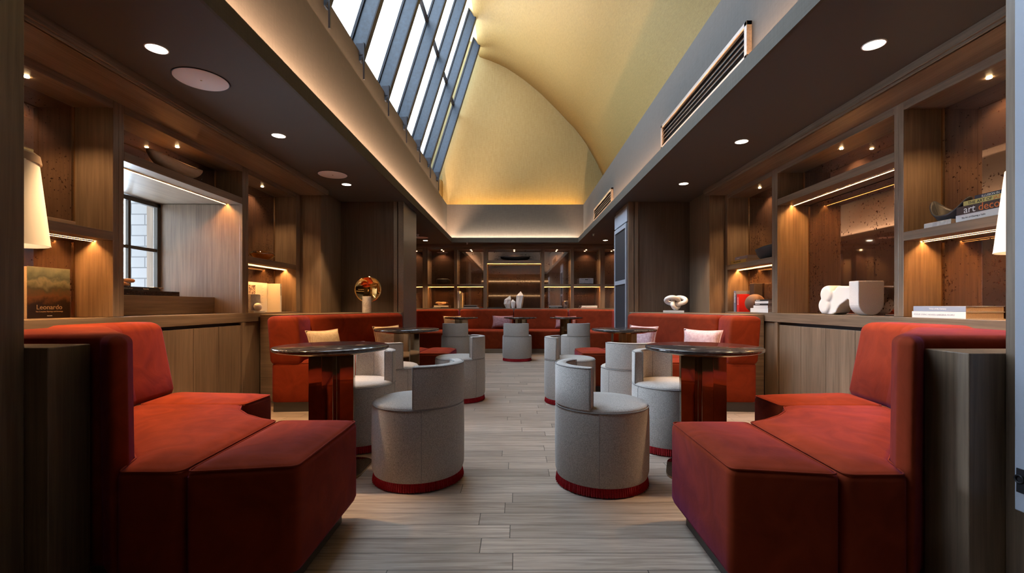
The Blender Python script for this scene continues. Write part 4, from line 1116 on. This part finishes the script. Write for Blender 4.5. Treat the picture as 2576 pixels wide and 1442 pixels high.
o = MB().lathe(prof_, 0, 0, 64, 0).build('vase', CLAY, local=True, angle=60)
o.location = (2.655, 5.055, 0.9187); o.scale = (0.98, 1.0, 1.0)
tag(o, 'round ribbed brown clay vase in the lower right niche', 'vase')
o = MB().box(2.70, 2.80, 5.165, 5.262, 0.9187, 1.245).build('vase', DARKCLAY, bevel=0.006)
tag(o, 'tall square dark textured vase behind the round ribbed vase', 'vase')
o = MB().lathe([(0.001, 0), (0.06, 0), (0.065, 0.01), (0.068, 0.18), (0.060, 0.235), (0.042, 0.268), (0.020, 0.28), (0.001, 0.282)], 2.70, 4.62, 40, 0.9187).build('vase', BLACK, smooth=True)
tag(o, 'black rounded vase at the near end of the lower right niche', 'vase')
zz = 0.9187
for w_, d, th, cl, mname, lb, yc, tx in ((0.35, 0.05, 0.046, (0.78, 0.76, 0.73), 'white', 'thick white book at the bottom of the small stack beside the ribbed vase', 4.81, ()),
                        (0.28, 0.05, 0.028, (0.72, 0.71, 0.70), 'pale', 'pale book second in the small stack beside the ribbed vase', 4.78, ()),
                        (0.26, 0.05, 0.020, (0.02, 0.02, 0.022), 'black', 'black book third in the small stack beside the ribbed vase', 4.77, (('ARCHITECTURE', 0.012, TXW, -0.11, 'LEFT'),)),
                        (0.26, 0.05, 0.024, (0.78, 0.76, 0.73), 'white', 'thin white book fourth in the small stack beside the ribbed vase', 4.76, ()),
                        (0.25, 0.05, 0.018, (0.02, 0.02, 0.022), 'black', 'black book on top of the small stack beside the ribbed vase', 4.76, (('MONOCHROME', 0.011, TXW, -0.11, 'LEFT'),))):
    book((2.592, yc, zz), RR, w_, d, th, BK(mname, cl), lb, 'small stack of books in the far right niche', tx); zz += th + 0.0003

# ------------------------------------------------------------------ sculptures on the pier ledges
t = empty('disc_sculpture', (-1.89, 5.80, 0.9005), 'gold mirrored disc on a white marble post against the left pier', 'sculpture')
MB().lathe([(0.001, 0), (0.055, 0), (0.055, 0.205), (0.001, 0.205)], -1.875, 5.72, 36, 0.9005).build('post', WHITEMARBLE, t, angle=40, bevel=0.002)
rings = []
for r, dy in ((0.002, 0.028), (0.04, 0.0265), (0.08, 0.022), (0.12, 0.014), (0.15, 0.005), (0.166, -0.001), (0.166, 0.004), (0.15, 0.010), (0.10, 0.026), (0.002, 0.036)):
    rings.append([(-1.885 + r * cos(2 * PI * k / 64) + 0.0, 5.795 + dy + 0.10 * r * cos(2 * PI * k / 64), 1.195 + r * sin(2 * PI * k / 64)) for k in range(64)])
MB().loft(rings).build('disc', GILT, t, smooth=True)
# knot: a trefoil of thick tube
def knot_pts(n=90):
    P = []
    for i in range(n):
        a = 2 * PI * i / n
        x = (sin(a) + 2 * sin(2 * a)) / 3; y = (cos(a) - 2 * cos(2 * a)) / 3; z = -sin(3 * a) / 3
        P.append((x, y, z))
    return P
kp = knot_pts(); S = 0.118
zmin = min(p[1] for p in kp) * S * 0.70
t = tag(MB().tube([(2.045 + x * S * 1.08, 5.82 + z * S * 1.2, 0.928 - zmin + 0.027 + y * S * 0.70) for x, y, z in kp], 0.027, 14, closed=True).build('knot_sculpture', WHITE, smooth=True), 'white knot sculpture lying on a pale blue book by the right pier', 'sculpture')
book((2.02, 5.83, 0.9005), rad(-20), 0.25, 0.20, 0.026, BK('paleblue', (0.48, 0.56, 0.66)), 'pale blue book under the white knot sculpture')

# ------------------------------------------------------------------ table lamps at the frame edges
def lamp(x, y, zb, h, r0, r1, label, lined):
    t = empty('table_lamp', (x, y, 0.8305), label, 'lamp')
    MB().lathe([(0.001, 0), (0.075, 0), (0.075, 0.012), (0.02, 0.02), (0.014, 0.03), (0.014, zb - 0.8305 + 0.1), (0.001, zb - 0.8305 + 0.1)], x, y, 32, 0.8305).build('base', BRONZE, t, angle=40)
    rg = [[(x + r * cos(2 * PI * k / 56), y + r * sin(2 * PI * k / 56), z) for k in range(56)] for r, z in ((r0, zb), (r0 - 0.002, zb + 0.01), (r1, zb + h), (r1 - 0.004, zb + h), (r0 - 0.006, zb + 0.01), (r0 - 0.004, zb))]
    MB().loft(rg, closed=True).build('shade', SHADE, t, angle=40)
    if lined:
        rg = [[(x + r * cos(2 * PI * k / 56), y + 0.01 + r * sin(2 * PI * k / 56), z) for k in range(56)] for r, z in ((r1 + 0.0015, zb + h - 0.004), (r1 + 0.001, zb + h + 0.004), (r1 - 0.004, zb + h + 0.034), (r1 - 0.02, zb + h + 0.046), (0.02, zb + h + 0.048))]
        MB().loft(rg, cap0=False).build('cap', TANSHADE, t, angle=40)
    l = bpy.data.lights.new('table_lamp_bulb', 'POINT'); l.energy = 2.5; l.color = (1, 0.75, 0.48); l.shadow_soft_size = 0.03
    o = bpy.data.objects.new('table_lamp_bulb', l); COL.objects.link(o); o.parent = t; o.location = (0, 0, zb - 0.8305 + h * 0.5)
    return t
lamp(-2.255, 2.00, 1.265, 0.375, 0.150, 0.112, 'ivory cone-shaded table lamp half hidden by the left side of the entrance', True)
lamp(2.31, 2.00, 1.235, 0.37, 0.150, 0.112, 'ivory cone-shaded table lamp half hidden by the right side of the entrance', False)

# ------------------------------------------------------------------ far wall shelves
def fz(yb): return 1 + (767 - yb) * 0.00935
Z0 = 0.9187
FY = 10.66
book((-1.77, FY, Z0), 0, 0.40, 0.16, 0.030, BK('black', (0.015, 0.016, 0.018)), 'black book under the cream one below the knotted wooden object', 'books on the far ledge', (('PORTRAITS OF A CITY', 0.018, TXW, -0.16, 'LEFT'),))
book((-1.74, FY, Z0 + 0.0303), 0, 0.34, 0.15, 0.034, BK('cream', (0.66, 0.56, 0.42)), 'cream book under the knotted wooden object on the far ledge', 'books on the far ledge')
t = MB().tube([(-1.76 + x * 0.12, FY + z * 0.04, Z0 + 0.0303 + 0.0345 + 0.048 + y * 0.028) for x, y, z in knot_pts(70)], 0.019, 10, closed=True).build('knotted_object', TANWOOD, smooth=True)
tag(t, 'knotted brown wooden object on two books on the far ledge', 'ornament')
book((-1.335 + 0.0, FY, Z0), 0, 0.40, 0.20, 0.046, BK('white', (0.78, 0.76, 0.73)), 'tall white book with black letters standing at the left of its far niche', None, (('GERANC', 0.05, TXK, 0.36, 'LEFT'),), standing=True)
book((-1.275, FY + 0.02, Z0), 0, 0.36, 0.18, 0.05, BK('straw', (0.74, 0.60, 0.34)), 'straw-yellow book standing beside the tall white one in the far niche', None, (('MODERN', 0.03, TXK, 0.30, 'LEFT'),), standing=True)
book((-1.05, FY, Z0), 0, 0.36, 0.17, 0.026, BK('pale', (0.72, 0.71, 0.70)), 'pale book at the bottom of the stack right of the upright books', 'stack in the far niche')
book((-1.06, FY, Z0 + 0.0263), 0, 0.30, 0.16, 0.028, BK('black', (0.015, 0.016, 0.018)), 'black book in the middle of the stack right of the upright books', 'stack in the far niche')
book((-1.06, FY, Z0 + 0.0546), 0, 0.31, 0.16, 0.022, BK('grey', (0.30, 0.29, 0.29)), 'grey book on top of the stack right of the upright books', 'stack in the far niche')
# faceted crystals
def crystal(x, y, pts, label):
    o = MB()
    n = 6; rings = []
    for (r, z, dx, tw, sq) in pts:
        rings.append([(x + dx + r * cos(2 * PI * k / n + tw), y + r * sq * sin(2 * PI * k / n + tw), Z0 + z) for k in range(n)])
    o.loft(rings)
    t = o.build('crystal_vase', WHITE)
    tag(t, label, 'vase', 'white faceted vases on the far ledge')
crystal(-0.19, 10.62, [(0.055, 0, 0.01, 0.2, 0.8), (0.085, 0.10, -0.01, 0.2, 0.8), (0.088, 0.20, 0.0, 0.4, 0.8), (0.006, 0.292, 0.055, 0.4, 1)], 'white faceted crystal vase on the left of the three on the far ledge')
crystal(-0.065, 10.56, [(0.04, 0, 0, 0.5, 0.8), (0.055, 0.06, 0, 0.5, 0.8), (0.058, 0.15, 0, 0.3, 0.8), (0.006, 0.205, -0.01, 0.3, 1)], 'small white faceted crystal vase in the middle of the three on the far ledge')
crystal(0.085, 10.62, [(0.062, 0, -0.01, 0.1, 0.8), (0.082, 0.12, 0.0, 0.1, 0.8), (0.093, 0.29, 0.012, 0.3, 0.8), (0.006, 0.392, 0.025, 0.3, 1)], 'tallest white faceted crystal vase on the right of the three on the far ledge')
book((-0.50, FY, Z0), 0, 0.34, 0.16, 0.020, BK('black', (0.015, 0.016, 0.018)), 'thin black book lying left of the white crystals', None)
# dark boat above the centre mirror
rows = []
for j in range(21):
    u = -1 + 2 * j / 20; wv = max(0.02, (1 - abs(u) ** 3.5))
    rows.append([(-0.02 + u * 0.35, 10.66 + 0.07 * wv * cos(a), 2.042 + 0.085 + 0.082 * (wv ** 0.7) * sin(a) * (0.75 + 0.25 * wv)) for a in [PI + PI * k / 12 for k in range(13)]])
tag(MB().sheet(rows).build('boat_bowl', BLACK, smooth=True, solid=0.010), 'long dark boat-shaped bowl above the centre mirror of the far wall', 'bowl')
book((0.93, FY, Z0), 0, 0.32, 0.17, 0.034, BK('black', (0.015, 0.016, 0.018)), 'black book with pale letters under the grey one, right of the centre mirror', 'books right of the centre mirror', (('PHOTOGRAPHY  NOW', 0.017, TXW, -0.13, 'LEFT'),))
book((0.92, FY, Z0 + 0.0343), 0, 0.31, 0.17, 0.026, BK('grey', (0.30, 0.29, 0.29)), 'grey book on the black one, right of the centre mirror', 'books right of the centre mirror')
tag(MB().lathe([(0.001, 0), (0.05, 0), (0.058, 0.02), (0.062, 0.09), (0.056, 0.15), (0.05, 0.175), (0.044, 0.175), (0.05, 0.15), (0.001, 0.02)], 1.17, FY, 32, Z0).build('vase', MARBLED, smooth=True), 'brown marbled vase beside the black book on the far ledge', 'vase')
book((1.70, FY, Z0), 0, 0.38, 0.17, 0.026, BK('rose', (0.55, 0.34, 0.33)), 'rose book under the white one at the right of the far ledge', 'books at the right of the far ledge', (('INTERIORS', 0.014, TXK, -0.15, 'LEFT'),))
book((1.71, FY, Z0 + 0.0263), 0, 0.36, 0.17, 0.034, BK('white', (0.78, 0.76, 0.73)), 'white book on the rose one at the right of the far ledge', 'books at the right of the far ledge', (('LIVING WITH DESIGN', 0.015, TXG, -0.10, 'LEFT'),))
t = empty('box', (1.64, FY, 1.4786), 'silver-grey box with a dark slot on the right shelf of the far wall', 'box')
MB().box(1.48, 1.80, 10.585, 10.74, 1.496, 1.618).build('body', SILVERBOX, t, bevel=0.004)
MB().box(1.475, 1.805, 10.58, 10.745, 1.4786, 1.496).build('plinth', BLACK, t, bevel=0.002)
MB().box(1.608, 1.672, 10.582, 10.586, 1.575, 1.592).build('slot', BLACK, t)
t = empty('basket', (-1.72, FY, 1.4786), 'dim dark woven basket on the left shelf of the far wall', 'basket')
MB().lathe([(0.001, 0), (0.12, 0), (0.15, 0.05), (0.148, 0.11), (0.13, 0.13), (0.12, 0.128), (0.136, 0.108), (0.138, 0.05), (0.11, 0.012), (0.001, 0.012)], 0, 0, 40, 0).build('bowl', DARKCLAY, t, local=True, smooth=True)
for c in t.children: c.scale = (1, 0.6, 1)

# lettering becomes plain mesh
bpy.context.view_layer.update()
dg = bpy.context.evaluated_depsgraph_get()
for o in [o for o in SC.objects if o.type == 'FONT']:
    me = bpy.data.meshes.new_from_object(o.evaluated_get(dg))
    nm, par, lc, ro, scl = o.name, o.parent, o.location.copy(), o.rotation_euler.copy(), o.scale.copy()
    bpy.data.objects.remove(o)
    q = bpy.data.objects.new(nm, me); COL.objects.link(q)
    q.parent = par; q.location = lc; q.rotation_euler = ro; q.scale = scl

# ------------------------------------------------------------------ daylight, camera, render settings
wd = bpy.data.worlds.new('overcast_sky'); SC.world = wd; wd.use_nodes = True
nt = wd.node_tree; nt.nodes.clear()
wo = nt.nodes.new('ShaderNodeOutputWorld'); bg = nt.nodes.new('ShaderNodeBackground')
# overcast sky with an added bright patch low left, lighting the right side
tc = nt.nodes.new('ShaderNodeTexCoord')
dt = N(nt, 'ShaderNodeVectorMath', operation='DOT_PRODUCT'); dt.inputs[1].default_value = Vector((-0.92, 0.36, 0.14)).normalized()
nr = N(nt, 'ShaderNodeVectorMath', operation='NORMALIZE'); L(nt, tc.outputs['Generated'], nr.inputs[0]); L(nt, nr.outputs[0], dt.inputs[0])
mx_ = N(nt, 'ShaderNodeMath', operation='MAXIMUM'); mx_.inputs[1].default_value = 0.0; L(nt, dt.outputs['Value'], mx_.inputs[0])
pw = N(nt, 'ShaderNodeMath', operation='POWER'); pw.inputs[1].default_value = 8.0; L(nt, mx_.outputs[0], pw.inputs[0])
ma = N(nt, 'ShaderNodeMath', operation='MULTIPLY_ADD'); ma.inputs[1].default_value = 55.0; ma.inputs[2].default_value = 10.5; L(nt, pw.outputs[0], ma.inputs[0])
L(nt, ma.outputs[0], bg.inputs['Strength'])
bg.inputs['Color'].default_value = (0.70, 0.85, 1.0, 1)
L(nt, bg.outputs[0], wo.inputs[0])

cam = bpy.data.cameras.new('camera'); cam.lens = 16.0; cam.sensor_width = 36.0; cam.sensor_fit = 'HORIZONTAL'
cam.shift_x = -10 / 2576; cam.shift_y = 46 / 2576; cam.clip_start = 0.05
co = bpy.data.objects.new('camera', cam); COL.objects.link(co)
co.location = (0, 0, 1.0); co.rotation_euler = (PI / 2, 0, 0)
SC.camera = co

SC.view_settings.view_transform = 'Standard'; SC.view_settings.look = 'None'
SC.view_settings.gamma = 1.0; SC.view_settings.use_curve_mapping = False
SC.view_settings.exposure = 0.3
cy = SC.cycles
cy.use_denoising = True
try: cy.denoiser = 'OPENIMAGEDENOISE'
except Exception: pass
cy.max_bounces = 8; cy.diffuse_bounces = 4; cy.glossy_bounces = 5; cy.transmission_bounces = 6; cy.transparent_max_bounces = 8
cy.caustics_reflective = False; cy.caustics_refractive = False
cy.sample_clamp_indirect = 4.0
